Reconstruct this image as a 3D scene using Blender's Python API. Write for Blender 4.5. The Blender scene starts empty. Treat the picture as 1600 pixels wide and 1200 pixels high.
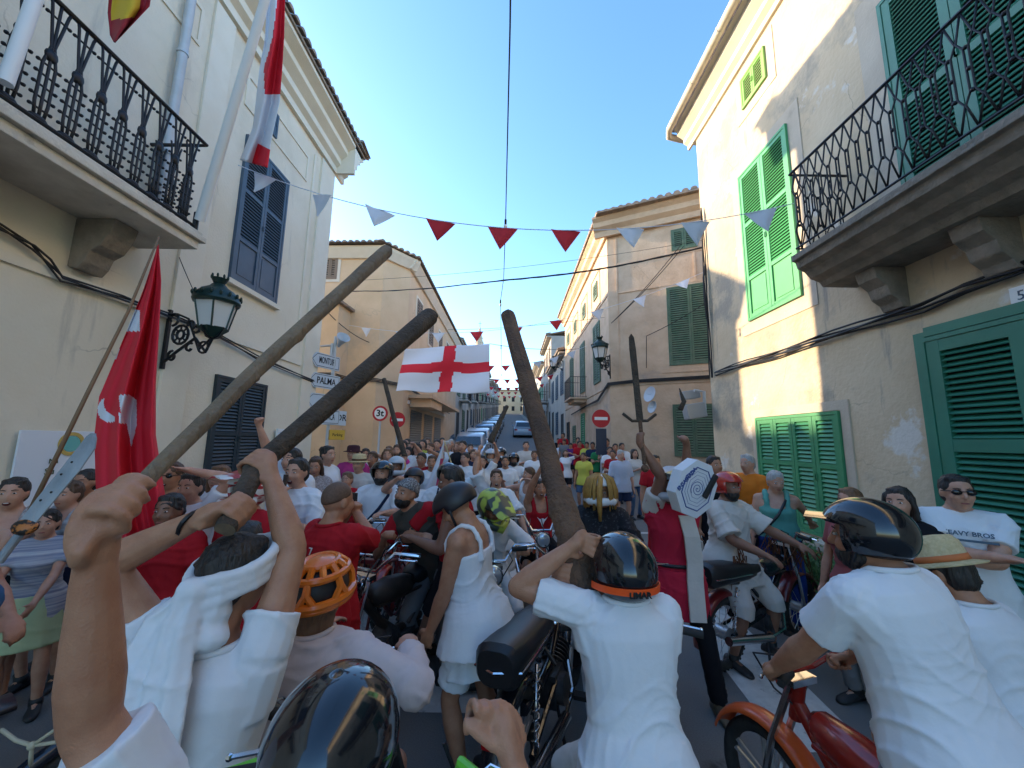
import bpy, bmesh, math, random
import numpy as np
from mathutils import Vector, Matrix, noise
V=Vector; R=math.radians; PI=math.pi
S=bpy.context.scene; COL=S.collection
random.seed(7)
# ---------- camera, sky, sun, exposure ----------
F=601.0; CZ=1.9
cd=bpy.data.cameras.new('camera'); cam=bpy.data.objects.new('camera',cd); COL.objects.link(cam); S.camera=cam
cd.sensor_width=36; cd.lens=F/1600*36; cd.clip_start=0.05; cd.clip_end=2000
CM=Matrix.Rotation(R(98.3),3,'X')@Matrix.Rotation(R(.9),3,'Z')
cam.matrix_world=Matrix.Translation((0,0,CZ))@CM.to_4x4()
SUN_EL=R(14); SD=V((-.912*math.cos(SUN_EL),.411*math.cos(SUN_EL),math.sin(SUN_EL))).normalized()
w=bpy.data.worlds.new('World'); S.world=w; w.use_nodes=True
nt=w.node_tree; bg=nt.nodes['Background']; sk=nt.nodes.new('ShaderNodeTexSky'); sk.sky_type='NISHITA'; sk.sun_disc=False
sk.sun_elevation=SUN_EL; sk.sun_rotation=math.atan2(SD.x,SD.y); sk.air_density=1.0; sk.dust_density=1.0; sk.ozone_density=3.0
hs_n=nt.nodes.new('ShaderNodeHueSaturation'); hs_n.inputs['Saturation'].default_value=1.10; nt.links.new(sk.outputs[0],hs_n.inputs['Color']); nt.links.new(hs_n.outputs[0],bg.inputs[0]); bg.inputs[1].default_value=0.15
sl=bpy.data.lights.new('sun','SUN'); sl.energy=2.2; sl.angle=R(.5); sl.color=(1,.78,.52)
so=bpy.data.objects.new('sun',sl); COL.objects.link(so); so.rotation_euler=SD.to_track_quat('Z','Y').to_euler()
S.view_settings.view_transform='Standard'; S.view_settings.look='None'; S.view_settings.exposure=2.22; S.view_settings.gamma=1
# ---------- measuring helpers: photo pixel -> ray -> point on a world plane ----------
def ray(px,py): return CM@V(((px-800)/F,(600-py)/F,-1))
C0=V((0,0,CZ))
def PY(px,py,d): r=ray(px,py); return C0+r*(d/r.y)
def PX(px,py,x): r=ray(px,py); return C0+r*(x/r.x)
def PZ(px,py,z=0): r=ray(px,py); return C0+r*((z-CZ)/r.z)
def gz(y): 
    t=max(0,y-10.5); return .09*t*t/(t+1.2) if t>0 else 0
# ---------- materials ----------
MATS={}
def rgb(c): return (*c,1) if len(c)==3 else c
def mat(name,col,rough=.7,metal=0,col2=None,nscale=5,nmix=1,bump=0,bscale=40,emit=None,coat=0,stretch=None,alpha=None,det=6,lo=.35,hi=.65,trans=0,spec=.5):
    if name in MATS: return MATS[name]
    m=bpy.data.materials.new(name); m.use_nodes=True; t=m.node_tree; b=t.nodes['Principled BSDF']
    b.inputs['Base Color'].default_value=rgb(col); b.inputs['Roughness'].default_value=rough; b.inputs['Metallic'].default_value=metal
    b.inputs['Coat Weight'].default_value=coat; b.inputs['Transmission Weight'].default_value=trans; b.inputs['Specular IOR Level'].default_value=spec
    tc=t.nodes.new('ShaderNodeTexCoord'); src=tc.outputs['Object']
    if stretch:
        mp=t.nodes.new('ShaderNodeMapping'); mp.inputs['Scale'].default_value=stretch; t.links.new(src,mp.inputs[0]); src=mp.outputs[0]
    if col2:
        n=t.nodes.new('ShaderNodeTexNoise'); n.inputs['Scale'].default_value=nscale; n.inputs['Detail'].default_value=det; n.inputs['Roughness'].default_value=.6; t.links.new(src,n.inputs[0])
        cr=t.nodes.new('ShaderNodeValToRGB'); cr.color_ramp.elements[0].position=lo; cr.color_ramp.elements[1].position=hi
        cr.color_ramp.elements[0].color=rgb(col); cr.color_ramp.elements[1].color=rgb(col2)
        t.links.new(n.outputs[0],cr.inputs[0]); t.links.new(cr.outputs[0],b.inputs['Base Color'])
    if bump:
        n2=t.nodes.new('ShaderNodeTexNoise'); n2.inputs['Scale'].default_value=bscale; n2.inputs['Detail'].default_value=5; t.links.new(src,n2.inputs[0])
        bp=t.nodes.new('ShaderNodeBump'); bp.inputs['Strength'].default_value=bump; bp.inputs['Distance'].default_value=.02; t.links.new(n2.outputs[0],bp.inputs['Height']); t.links.new(bp.outputs[0],b.inputs['Normal'])
    if emit: b.inputs['Emission Color'].default_value=rgb(emit[:3]); b.inputs['Emission Strength'].default_value=emit[3]
    MATS[name]=m; return m
def stain(m,col,scale,lo,hi,seed=0,stretch=(1,1,1),bump=.4):
    """second layer of stains / peeling patches over the base colour"""
    t=m.node_tree; b=t.nodes['Principled BSDF']; lk=b.inputs['Base Color'].links
    mx=t.nodes.new('ShaderNodeMixRGB'); 
    if lk: t.links.new(lk[0].from_socket,mx.inputs[1])
    else: mx.inputs[1].default_value=b.inputs['Base Color'].default_value
    mx.inputs[2].default_value=rgb(col); tc=t.nodes.new('ShaderNodeTexCoord'); mp=t.nodes.new('ShaderNodeMapping'); mp.inputs['Scale'].default_value=stretch; mp.inputs['Location'].default_value=(seed,seed*.7,seed*1.3)
    n=t.nodes.new('ShaderNodeTexNoise'); n.inputs['Scale'].default_value=scale; n.inputs['Detail'].default_value=9; n.inputs['Roughness'].default_value=.65
    cr=t.nodes.new('ShaderNodeValToRGB'); cr.color_ramp.elements[0].position=lo; cr.color_ramp.elements[1].position=hi
    t.links.new(tc.outputs['Object'],mp.inputs[0]); t.links.new(mp.outputs[0],n.inputs[0]); t.links.new(n.outputs[0],cr.inputs[0]); t.links.new(cr.outputs[0],mx.inputs[0]); t.links.new(mx.outputs[0],b.inputs['Base Color'])
    return m
def cracks(m,scale=.9,seed=0,col=(.26,.22,.17)):
    """fine plaster cracks: thin voronoi edges, broken up by noise"""
    t=m.node_tree; b=t.nodes['Principled BSDF']; src=b.inputs['Base Color'].links[0].from_socket
    tc=t.nodes.new('ShaderNodeTexCoord'); n=t.nodes.new('ShaderNodeTexNoise'); n.inputs['Scale'].default_value=2.5; n.inputs['Detail'].default_value=6
    ad=t.nodes.new('ShaderNodeMixRGB'); ad.blend_type='LINEAR_LIGHT'; ad.inputs[0].default_value=.22; v=t.nodes.new('ShaderNodeTexVoronoi'); v.feature='DISTANCE_TO_EDGE'; v.inputs['Scale'].default_value=scale
    r=t.nodes.new('ShaderNodeMapRange'); r.inputs[1].default_value=.001; r.inputs[2].default_value=.006; r.inputs[3].default_value=.6; r.inputs[4].default_value=0
    n2=t.nodes.new('ShaderNodeTexNoise'); n2.inputs['Scale'].default_value=.7; r2=t.nodes.new('ShaderNodeMapRange'); r2.inputs[1].default_value=.53; r2.inputs[2].default_value=.66
    mu=t.nodes.new('ShaderNodeMath'); mu.operation='MULTIPLY'; mx=t.nodes.new('ShaderNodeMixRGB'); mx.inputs[2].default_value=rgb(col); L=t.links.new
    L(tc.outputs['Object'],n.inputs[0]); L(tc.outputs['Object'],ad.inputs[1]); L(n.outputs['Color'],ad.inputs[2]); L(ad.outputs[0],v.inputs['Vector']); L(v.outputs['Distance'],r.inputs[0]); L(tc.outputs['Object'],n2.inputs[0]); L(n2.outputs[0],r2.inputs[0]); L(r.outputs[0],mu.inputs[0]); L(r2.outputs[0],mu.inputs[1]); L(mu.outputs[0],mx.inputs[0]); L(src,mx.inputs[1]); L(mx.outputs[0],b.inputs['Base Color']); return m
# ---------- mesh builder ----------
class MB:
    def __init__(s,T=None): s.v=[];s.f=[];s.m=[];s.T=T;s.mi=0
    def add(s,vs,fs):
        k=len(s.v)
        if s.T is not None: vs=[s.T@V(v) for v in vs]
        s.v+= [tuple(v) for v in vs]; s.f+=[tuple(i+k for i in f) for f in fs]; s.m+=[s.mi]*len(fs); return s
    def box(s,x0,x1,y0,y1,z0,z1,T=None):
        vs=[(x,y,z) for x in(x0,x1) for y in(y0,y1) for z in(z0,z1)]
        if T is not None: vs=[T@V(v) for v in vs]
        return s.add(vs,[(0,1,3,2),(4,6,7,5),(0,4,5,1),(2,3,7,6),(0,2,6,4),(1,5,7,3)])
    def loft(s,rings,cap=True,closed=False):
        n=len(rings[0]); vs=[p for r in rings for p in r]; fs=[]
        m=len(rings)
        for i in range(m if closed else m-1):
            j=(i+1)%m
            for k in range(n): l=(k+1)%n; fs.append((i*n+k,i*n+l,j*n+l,j*n+k))
        if cap and not closed: fs.append(tuple(range(n-1,-1,-1))); fs.append(tuple((m-1)*n+k for k in range(n)))
        return s.add(vs,fs)
    def tube(s,pts,r,n=8,cap=True,closed=False,round_=False):
        pts=[V(p) for p in pts]; rs=list(r) if hasattr(r,'__len__') else [r]*len(pts)
        if round_:
            a=(pts[0]-pts[1]).normalized(); b=(pts[-1]-pts[-2]).normalized(); r0,r1=rs[0],rs[-1]
            pts=[pts[0]+a*r0*.98,pts[0]+a*r0*.75]+pts+[pts[-1]+b*r1*.75,pts[-1]+b*r1*.98]; rs=[r0*.2,r0*.66]+rs+[r1*.66,r1*.2]
        rings=[];N=len(pts);up=None
        for i,p in enumerate(pts):
            if closed: d=pts[(i+1)%N]-pts[i-1]
            else: d=pts[min(i+1,N-1)]-pts[max(i-1,0)]
            d.normalize()
            if up is None: up=d.orthogonal().normalized()
            up=(up-d*up.dot(d)); up=up.normalized() if up.length>1e-5 else d.orthogonal().normalized()
            q=d.cross(up); rings.append([p+(up*math.cos(2*PI*k/n)+q*math.sin(2*PI*k/n))*rs[i] for k in range(n)])
        return s.loft(rings,cap,closed)
    def sph(s,c,r,rot=None,n=12,m=8,zmin=-1):
        c=V(c); r=V(r) if hasattr(r,'__len__') else V((r,r,r)); rot=rot or Matrix.Identity(3); rings=[]
        a0=math.asin(max(-1,zmin)) if zmin>-1 else -PI/2*.97
        for i in range(m+1):
            a=a0+(PI/2*.97-a0)*i/m
            rings.append([c+rot@V((r.x*math.cos(a)*math.cos(2*PI*k/n),r.y*math.cos(a)*math.sin(2*PI*k/n),r.z*math.sin(a))) for k in range(n)])
        return s.loft(rings)
    def prism(s,poly,d0,d1,T=None):
        """poly in local XZ plane, extruded along local Y d0..d1"""
        n=len(poly); vs=[(p[0],d0,p[1]) for p in poly]+[(p[0],d1,p[1]) for p in poly]
        if T is not None: vs=[T@V(v) for v in vs]
        return s.add(vs,[tuple(range(n)),tuple(range(2*n-1,n-1,-1))]+[(i,i+n,(i+1)%n+n,(i+1)%n) for i in range(n)])
    def disc(s,c,axis,r,th,n=24,r0=0):
        c=V(c);a=V(axis).normalized(); 
        if r0: return s.lathe(c,a,[(r0,-th/2),(r,-th/2),(r,th/2),(r0,th/2)],n,True)
        return s.tube([c-a*th/2,c+a*th/2],r,n)
    def lathe(s,c,axis,prof,n=16,closed=False):
        c=V(c);a=V(axis).normalized();u=a.orthogonal().normalized();q=a.cross(u)
        return s.loft([[c+a*h+(u*math.cos(2*PI*k/n)+q*math.sin(2*PI*k/n))*max(r,1e-4) for k in range(n)] for r,h in prof],True,closed)
    def build(s,name,mats,parent=None,smooth=False,bevel=0,recalc=True):
        me=bpy.data.meshes.new(name); off=rootloc(parent)
        me.from_pydata([(v[0]-off.x,v[1]-off.y,v[2]-off.z) for v in s.v],[],s.f)
        if not isinstance(mats,(list,tuple)): mats=[mats]
        for m in mats: me.materials.append(m)
        if len(mats)>1: me.polygons.foreach_set('material_index',s.m)
        if recalc:
            b=bmesh.new(); b.from_mesh(me); bmesh.ops.recalc_face_normals(b,faces=b.faces)
            if bevel: bmesh.ops.bevel(b,geom=[e for e in b.edges if e.is_manifold and e.calc_face_angle(0)>.6],offset=bevel,segments=2,affect='EDGES',profile=.6)
            b.to_mesh(me); b.free()
        if smooth:
            me.polygons.foreach_set('use_smooth',[True]*len(me.polygons)); me.update()
            if smooth=='a': me.set_sharp_from_angle(angle=R(38))
        o=bpy.data.objects.new(name,me); COL.objects.link(o)
        if parent: o.parent=parent
        return o
def rootloc(p):
    if p is None: return V((0,0,0))
    while p.parent: p=p.parent
    return V(p.get('rl',p.location))
def thing(name,label,cat,loc=(0,0,0),group=None):
    o=bpy.data.objects.new(name,None); COL.objects.link(o); o.location=loc; o.empty_display_size=.1; return tag(o,label,cat,group)
def tag(o,label=None,cat=None,group=None,kind=None):
    if label:o['label']=label
    if cat:o['category']=cat
    if group:o['group']=group
    if kind:o['kind']=kind
    return o
def center(o):
    """give a single-mesh thing its origin at its own base"""
    me=o.data; n=len(me.vertices); a=np.empty(n*3,'f'); me.vertices.foreach_get('co',a); a=a.reshape(-1,3)
    c=np.array([(a[:,0].min()+a[:,0].max())/2,(a[:,1].min()+a[:,1].max())/2,a[:,2].min()]); a-=c
    me.vertices.foreach_set('co',a.ravel().astype('f')); o.location=c; return o
def copytree(o,parent=None,loc=None,rz=None,label=None):
    c=o.copy(); COL.objects.link(c); c.parent=parent
    if loc is not None: c.location=loc
    if rz is not None: c.rotation_euler.z=rz
    if label: c['label']=label
    for ch in o.children: copytree(ch,c)
    return c
def frame(o,u,n):
    """local x=u along the facade, y=n out of it, z up"""
    u=V(u).normalized(); n=V(n).normalized(); k=V((0,0,1)); M=Matrix((u,n,k)).transposed().to_4x4(); M.translation=V(o); return M
def text(s,size,T,m,parent=None,name='lettering',ext=.002,bold=0,sx=1,align='CENTER'):
    c=bpy.data.curves.new('t','FONT'); c.body=s; c.size=size; c.extrude=ext; c.offset=bold; c.align_x=align; c.align_y='CENTER'; c.resolution_u=2
    o=bpy.data.objects.new('t',c); COL.objects.link(o); bpy.context.view_layer.update()
    me=bpy.data.meshes.new_from_object(o.evaluated_get(bpy.context.evaluated_depsgraph_get())); bpy.data.objects.remove(o)
    off=rootloc(parent); me.transform(Matrix.Translation(-off)@T@Matrix.Diagonal((sx,1,1,1))); me.materials.clear(); me.materials.append(m)
    o=bpy.data.objects.new(name,me); COL.objects.link(o); o.parent=parent; return o
def tframe(o,right,up):
    """text frame: x=right, y=up, z=toward reader"""
    r=V(right).normalized(); u=V(up).normalized(); n=r.cross(u); M=Matrix((r,u,n)).transposed().to_4x4(); M.translation=V(o); return M
# ---------- palette ----------
M_cream=stain(stain(mat('cream_plaster',(.78,.70,.56),.9,col2=(.72,.63,.48),nscale=.8,bump=.3,bscale=30),(.55,.48,.36),.5,.52,.8,3),(.50,.45,.37),1.1,.58,.72,14,(2.2,2.2,.28))
cracks(M_cream,.5)
M_creamhi=mat('pale_plaster',(.78,.71,.58),.9,col2=(.72,.64,.50),nscale=1.5,bump=.15)
M_rwall=stain(stain(mat('worn_plaster',(.66,.54,.38),.92,col2=(.56,.44,.29),nscale=.9,bump=.5,bscale=18),(.38,.33,.26),.9,.53,.64,5),(.66,.62,.55),1.3,.60,.64,11); stain(M_rwall,(.33,.29,.24),1.6,.60,.70,21,(2.5,2.5,.35))
cracks(M_rwall,.8)
M_stone=stain(mat('sandstone',(.65,.48,.33),.92,col2=(.54,.38,.25),nscale=2,bump=.5,bscale=14),(.36,.30,.25),.8,.58,.8,2,(1,1,2))
M_yellow=stain(mat('yellow_plaster',(.74,.53,.33),.9,col2=(.66,.46,.27),nscale=1,bump=.2),(.50,.40,.28),.6,.6,.8,4)
cracks(M_yellow,.5); cracks(M_stone,.9)
M_slab=stain(mat('weathered_stone',(.30,.25,.20),.92,col2=(.20,.17,.135),nscale=6,bump=.8,bscale=25),(.12,.10,.09),3,.6,.75,1)
M_green=mat('green_paint',(.06,.29,.13),.45,col2=(.05,.24,.11),nscale=3,bump=.05)
M_teal=mat('teal_paint',(.035,.20,.13),.45,col2=(.03,.17,.11),nscale=3,bump=.05)
M_dgreen=mat('faded_green_paint',(.07,.14,.08),.65,col2=(.12,.17,.11),nscale=6)
M_blue=mat('blue_grey_paint',(.055,.095,.14),.5,col2=(.045,.08,.12),nscale=4)
M_dark=mat('dark_opening',(.015,.015,.015),.8)
M_iron=mat('black_iron',(.012,.012,.015),.45,metal=.3)
M_tile=stain(mat('roof_tile',(.34,.24,.17),.9,col2=(.22,.17,.13),nscale=7,bump=.3),(.12,.11,.09),5,.5,.7,1)
M_pipe=mat('zinc_pipe',(.50,.52,.54),.45,metal=.2,col2=(.44,.46,.47),nscale=5)
M_rope=mat('black_cable',(.015,.014,.016),.6)
M_white=mat('white_paint',(.78,.78,.76),.5)
M_chrome=mat('chrome',(.7,.7,.72),.18,metal=1)
M_glass=mat('lamp_glass',(.75,.75,.72),.35)
M_wood=mat('weathered_wood',(.17,.12,.08),.85,col2=(.09,.06,.04),nscale=6,stretch=(1,1,.2),bump=.6,bscale=40)
M_asph=stain(stain(mat('asphalt',(.20,.195,.19),.9,col2=(.15,.147,.143),nscale=120,bump=.5,bscale=250,det=2),(.19,.18,.17),.7,.45,.7,9),(.06,.06,.06),2.5,.64,.72,3)
M_pave=stain(mat('pavement_stone',(.34,.31,.27),.9,col2=(.27,.25,.22),nscale=3,bump=.3),(.18,.17,.15),2,.6,.8)
M_mark=stain(mat('road_paint',(.60,.59,.56),.8,col2=(.50,.49,.47),nscale=15),(.22,.22,.21),9,.60,.68,6)
# ---------- setting ----------
ys=[-12,-4,0,3,6,9,10.5]+[11+i for i in range(14)]+[26+4*i for i in range(30)]+[160,200,300,600,1200]
def sheet(name,m,x0,x1,y0,y1,dz,kind='structure',th=0):
    yy=[y0]+[y for y in ys if y0<y<y1]+[y1]; b=MB(); vs=[];fs=[]
    for y in yy: z=gz(min(y,140))+dz; vs+=[(x0,y,z),(x1,y,z)]
    b.add(vs,[(2*i,2*i+1,2*i+3,2*i+2) for i in range(len(yy)-1)])
    if th:
        for sx,k in ((x0,0),(x1,1)):
            n=len(b.v); b.v+=[(sx,y,gz(min(y,140))+dz-th) for y in yy]; b.f+=[(2*i+k,2*i+2+k,n+i+1,n+i) for i in range(len(yy)-1)]
            b.m+=[0]*(len(yy)-1)
        n=len(b.v); b.v+=[(x0,y0,gz(y0)+dz-th),(x1,y0,gz(y0)+dz-th)]; b.f.append((0,1,n+1,n)); b.m.append(0)
    o=b.build(name,m,recalc=not th); tag(o,kind=kind); return o
sheet('ground',M_asph,-400,400,-12,1200,-.02)
sheet('road',M_asph,-4.2,3.6,-12,140,0)
sheet('pavement',M_pave,-4.7,-4.0,-12,8.9,.12,th=.13); sheet('pavement',M_pave,3.5,4.1,-12,7.9,.12,th=.13)
sheet('pavement',M_pave,-4.4,-3.3,13.2,140,.12,th=.13); sheet('pavement',M_pave,2.7,3.6,13.2,140,.12,th=.13)
mb=MB()
for (x0,x1,y0,y1) in [(-.62,-.05,3.0,5.4),(.55,1.15,2.9,5.3),(1.75,2.3,2.7,5.0),(-1.9,-1.3,3.1,5.4),(-3.2,-2.6,3.1,5.4)]:
    mb.add([(x0,y0,.004),(x1,y0,.004),(x1+.25,y1,.004),(x0+.25,y1,.004)],[(0,1,2,3)])
mb.add([(-.1,5.7,.004),(3.3,5.5,.004),(3.3,5.9,.004),(-.1,6.1,.004)],[(0,1,2,3)])
mb.build('crossing_markings',M_mark,recalc=False)['kind']='structure'
mb=MB(); mb.add([(-3.25,8.6,.004),(3.3,8.4,.004),(3.3,8.55,.004),(-3.25,8.75,.004)],[(0,1,2,3)])
mb.build('road_marking',M_mark,recalc=False)['kind']='structure'
# ---------- facade kit ----------
def tile_row(mb,p0,p1,out,r=.09,L=.45,step=.2,rise=.12):
    p0=V(p0);p1=V(p1);out=V(out);n=int((p1-p0).length/step)
    for i in range(n+1):
        p=p0.lerp(p1,i/n); q=p-out*L+V((0,0,rise*L/.45))
        u=(p1-p0).normalized(); rg=[]
        for c,rr in((p,r),(q,r*.85)): rg.append([c+u*rr*math.cos(a)+V((0,0,1))*rr*math.sin(a)*.9 for a in [PI*k/6 for k in range(7)]])
        mb.loft(rg,True)
def shutter(T,x0,x1,z0,z1,leaves,m,parent,mf=None,louv=True,mid=(.5,),panel=None,d=.03,open_=False,step=.06,fr=.06):
    """window: frame part > one child shutter per leaf, louvres modelled as tilted slats"""
    f=MB(T); f.box(x0-.04,x0,0,d+.02,z0-.04,z1+.04); f.box(x1,x1+.04,0,d+.02,z0-.04,z1+.04); f.box(x0,x1,0,d+.02,z1,z1+.04); f.box(x0,x1,0,d+.02,z0-.04,z0)
    f.mi=1; f.box(x0,x1,-.01,.004,z0,z1)
    fo=f.build('window',[mf or m,M_dark],parent); wd=(x1-x0)/leaves
    for i in range(leaves):
        a=x0+wd*i+.004; b=a+wd-.008; s=MB(T); s.box(a,a+fr,.008,d+.012,z0+.003,z1-.003); s.box(b-fr,b,.008,d+.012,z0+.003,z1-.003)
        rails=[z0+.003]+[z0+(z1-z0)*q for q in mid]+[z1-.003-fr]
        for z in rails: s.box(a+fr,b-fr,.008,d+.01,z,z+fr)
        for j in range(len(rails)-1):
            lo=rails[j]+fr; hi=rails[j+1]
            if panel and j in panel: s.box(a+fr,b-fr,.008,d-.01,lo,hi); s.box(a+fr+.04,b-fr-.04,d-.01,d-.002,lo+.04,hi-.04); continue
            n=max(2,int((hi-lo)/step))
            for k in range(n):
                z=lo+(k+.5)*(hi-lo)/n; h=(hi-lo)/n*.42
                s.add([(a+fr,.010,z+h*.6),(a+fr,d+.004,z-h),(a+fr,d+.008,z-h+.008),(a+fr,.014,z+h*.6+.008),(b-fr,.010,z+h*.6),(b-fr,d+.004,z-h),(b-fr,d+.008,z-h+.008),(b-fr,.014,z+h*.6+.008)],[(0,1,5,4),(1,2,6,5),(2,3,7,6),(3,0,4,7)])
        s.box((a if i%2 else b)-.012,(a if i%2 else b)+.012,d+.012,d+.03,z0+(z1-z0)*.45,z0+(z1-z0)*.45+.08)
        s.build('shutter',m,fo)
    return fo
def slab(parent,prof,p0,p1,out,m,name='cornice',endcap=True):
    """extrude a profile [(out,z)..] along p0->p1"""
    p0=V(p0);p1=V(p1);out=V(out); b=MB(); b.loft([[p+out*a+V((0,0,z)) for a,z in prof] for p in(p0,p1)]); return b.build(name,m,parent)
def house(name,label,loc,fp,z1,m,z0=-.3,group=None):
    """building root + wall part from a footprint polygon"""
    t=thing(name,label,'building',loc,group); b=MB(); b.loft([[V((x,y,z0)) for x,y in fp],[V((x,y,z1)) for x,y in fp]]); b.build('wall',m,t); return t
# ===== left corner house =====
L=-4.6
hl=house('corner_house','cream three storey corner house with blue shutters and an iron balcony on the left',(-4.6,8.8,0),[(-13,-8),(L,-8),(L,8.85),(-13,8.85)],9.0,M_cream)
TL=frame((L,0,0),(0,1,0),(1,0,0))
b=MB(TL); b.box(8.25,8.87,-.3,.05,0,8.45); b.box(7.95,8.02,0,.03,3.9,8.3); b.box(4.95,5.35,0,.045,0,8.45); b.build('pilaster',M_creamhi,hl,bevel=.008)
b=MB(TL); b.box(-8,4.94,.001,.03,3.42,3.52); b.box(5.36,8.2,.001,.03,3.42,3.52); b.build('string_course',M_creamhi,hl)
b=MB(TL)
for y0,y1 in((5.75,7.75),(2.6,4.8)):
    b.box(y0,y1,.001,.02,8.0,8.05); b.box(y0,y1,.001,.02,7.45,7.5); b.box(y0,y0+.05,.001,.02,7.5,8.0); b.box(y1-.05,y1,.001,.02,7.5,8.0)
b.build('moulding',M_creamhi,hl)
cp=[(0,0),(.08,0),(.08,.15),(.18,.22),(.18,.36),(.34,.48),(.34,.60),(.52,.70),(.52,.78),(0,.78)]
slab(hl,cp,(L,-8,8.5),(L,9.3,8.5),(1,0,0),M_creamhi); slab(hl,cp,(-13,8.85,8.498),(L+.52,8.85,8.498),(0,1,0),M_creamhi)
b=MB(); b.box(-13.5,L+.56,-8,9.38,9.282,9.34); tile_row(b,(L+.62,-8,9.36),(L+.62,9.4,9.36),(1,0,0)); tile_row(b,(-13,9.42,9.36),(L+.6,9.42,9.36),(0,1,0))
b.add([(L+.5,-8,9.4),(L+.5,9.35,9.4),(-13,9.35,9.4),(-13,-8,9.4),(-9,-8,11),(-9,5,11)],[(0,1,5,4),(1,2,5),(2,3,4,5)]); b.build('roof',M_tile,hl)
shutter(TL,5.92,7.08,4.45,6.95,2,M_blue,hl,mid=(.27,.62),panel=[0],step=.055)
shutter(TL,5.92,7.08,1.0,2.8,2,mat('navy_paint',(.02,.035,.045),.5),hl,mid=(.5,),step=.055)
b=MB(TL); b.box(5.82,7.18,.0,.09,4.32,4.40); b.build('sill',M_creamhi,hl); b=MB(TL); b.box(5.82,7.18,.0,.07,.88,.95); b.build('sill',M_creamhi,hl)
shutter(TL,6.3,6.55,7.55,7.95,1,M_blue,hl)
shutter(TL,-.2,1.55,4.42,7.0,2,M_blue,hl,mid=(.27,.62),panel=[0])
b=MB(); b.tube([(L+.09,4.5,4.5),(L+.09,4.5,8.6),(L+.3,4.5,8.9)],.055,10); 
for z in(5.5,7,8.3): b.disc((L+.09,4.5,z),(0,0,1),.066,.04,12)
b.build('drainpipe',M_pipe,hl,smooth='a')
# left balcony
b=MB(TL); b.box(-3,4.42,0,.74,4.14,4.24); b.box(-3,4.47,0,.79,4.242,4.31); b.box(-3,4.44,0,.76,4.312,4.36); bal=b.build('balcony',[stain(mat('pale_stone',(.68,.62,.52),.9,col2=(.55,.49,.40),nscale=4,bump=.4),(.20,.17,.14),3,.6,.75)],hl,bevel=.01)
for y in(3.75,2.55,.9,-.9):
    b=MB(TL); b.prism([(0,3.60),(.10,3.58),(.16,3.66),(.20,3.78),(.30,3.84),(.38,3.98),(.42,4.138),(0,4.138)],0,.26,T=Matrix.Translation((y,0,0))@Matrix.Rotation(R(90),4,'Z')@Matrix.Diagonal((1,-1,1,1))); b.build('corbel',M_slab,bal,bevel=.015)
b=MB(TL); zr0,zr1=4.42,5.52
b.tube([(-3,.70,zr1),(4.38,.70,zr1),(4.38,0,zr1)],.022,8); b.tube([(-3,.70,zr0),(4.38,.70,zr0),(4.38,0,zr0)],.018,8)
for y in(4.38,2.3,.2): b.tube([(y,.70,4.36),(y,.70,4.6)],.03,8)
b.build('railing',M_iron,bal,smooth='a')
def baluster(y,x):
    b=MB(TL)
    for s in(-1,0,1):
        b.tube([(y+s*.03,x,zr0),(y+s*.045,x,zr0+.15),(y+s*.045,x,zr0+.5),(y+s*.012,x,zr0+.68),(y+s*.06,x,zr1-.06),(y+s*.075,x,zr1)],.0115,5)
    for z,wd in((.1,.07),(.2,.075),(.3,.075),(.4,.075),(.5,.075),(.95,.08)): b.tube([(y-wd,x,zr0+z),(y+wd,x,zr0+z)],.009,5); b.sph((y-wd,x,zr0+z),.016,n=6,m=4); b.sph((y+wd,x,zr0+z),.016,n=6,m=4)
    b.sph((y,x,zr0+.60),(.05,.025,.06),n=8,m=6); b.sph((y,x,zr0+.02),(.07,.02,.03),n=6,m=4)
    b.build('baluster',M_iron,bal,smooth=True)
y=4.2
while y>-.6: baluster(y,.70); y-=.20
for x_ in(.13,.32,.51): baluster(4.38,x_)
# wall cable left
b=MB(); pts=[PX(px,py,L+.06) for px,py in((-60,320),(0,355),(50,385),(75,410),(95,435),(190,465),(262,492),(330,518),(400,558),(495,598))]
for k in range(3): b.tube([p+V((.01*k,0,.03*math.sin(i*1.3+k*2))) for i,p in enumerate(pts)],.011,5)
o=tag(center(b.build('wall_cable',M_rope)),'black bundled cable running along the cream wall above the flag','cable')
# info board on left wall + logo
TB=frame(PX(32,672,L+.03),(0,1,0),(1,0,0)); 
bd=thing('notice_panel','white panel with a round gold and turquoise emblem on the cream wall at far left','sign',PX(32,672,L+.03))
b=MB(TB); b.box(-.01,1.25,0,.02,-.95,.0); b.build('panel',mat('panel_white',(.72,.75,.80),.35),bd,bevel=.004)
b=MB(TB); b.disc((.42,.024,-.13),(0,1,0),.12,.006,28,r0=.085); b.build('emblem',mat('gold_yellow',(.55,.38,.10),.5),bd); b=MB(TB); b.disc((.42,.024,-.13),(0,1,0),.08,.006,24); b.build('emblem',mat('turquoise',(.15,.45,.42),.5),bd)
M_ol=mat('olive_ink',(.06,.08,.03),.6); text('Na',.07,tframe(TB@V((.29,.024,-.30)),(0,1,0),(0,0,1)),M_ol,bd); text('Su',.09,tframe(TB@V((.27,.024,-.40)),(0,1,0),(0,0,1)),M_ol,bd)
# cable + direction board (white poster) near corner
nb=thing('poster_board','white framed notice board hanging on the cream wall beside the corner','sign',PX(455,720,L+.03))
b=MB(TL); b.box(7.5,8.2,0.05,.09,1.1,2.05); b.build('frame',M_white,nb,bevel=.004); b=MB(TL); b.box(7.56,8.14,.09,.094,1.16,1.99); b.build('paper',mat('poster_blue',(.55,.62,.72),.6,col2=(.35,.42,.55),nscale=5),nb)
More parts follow.
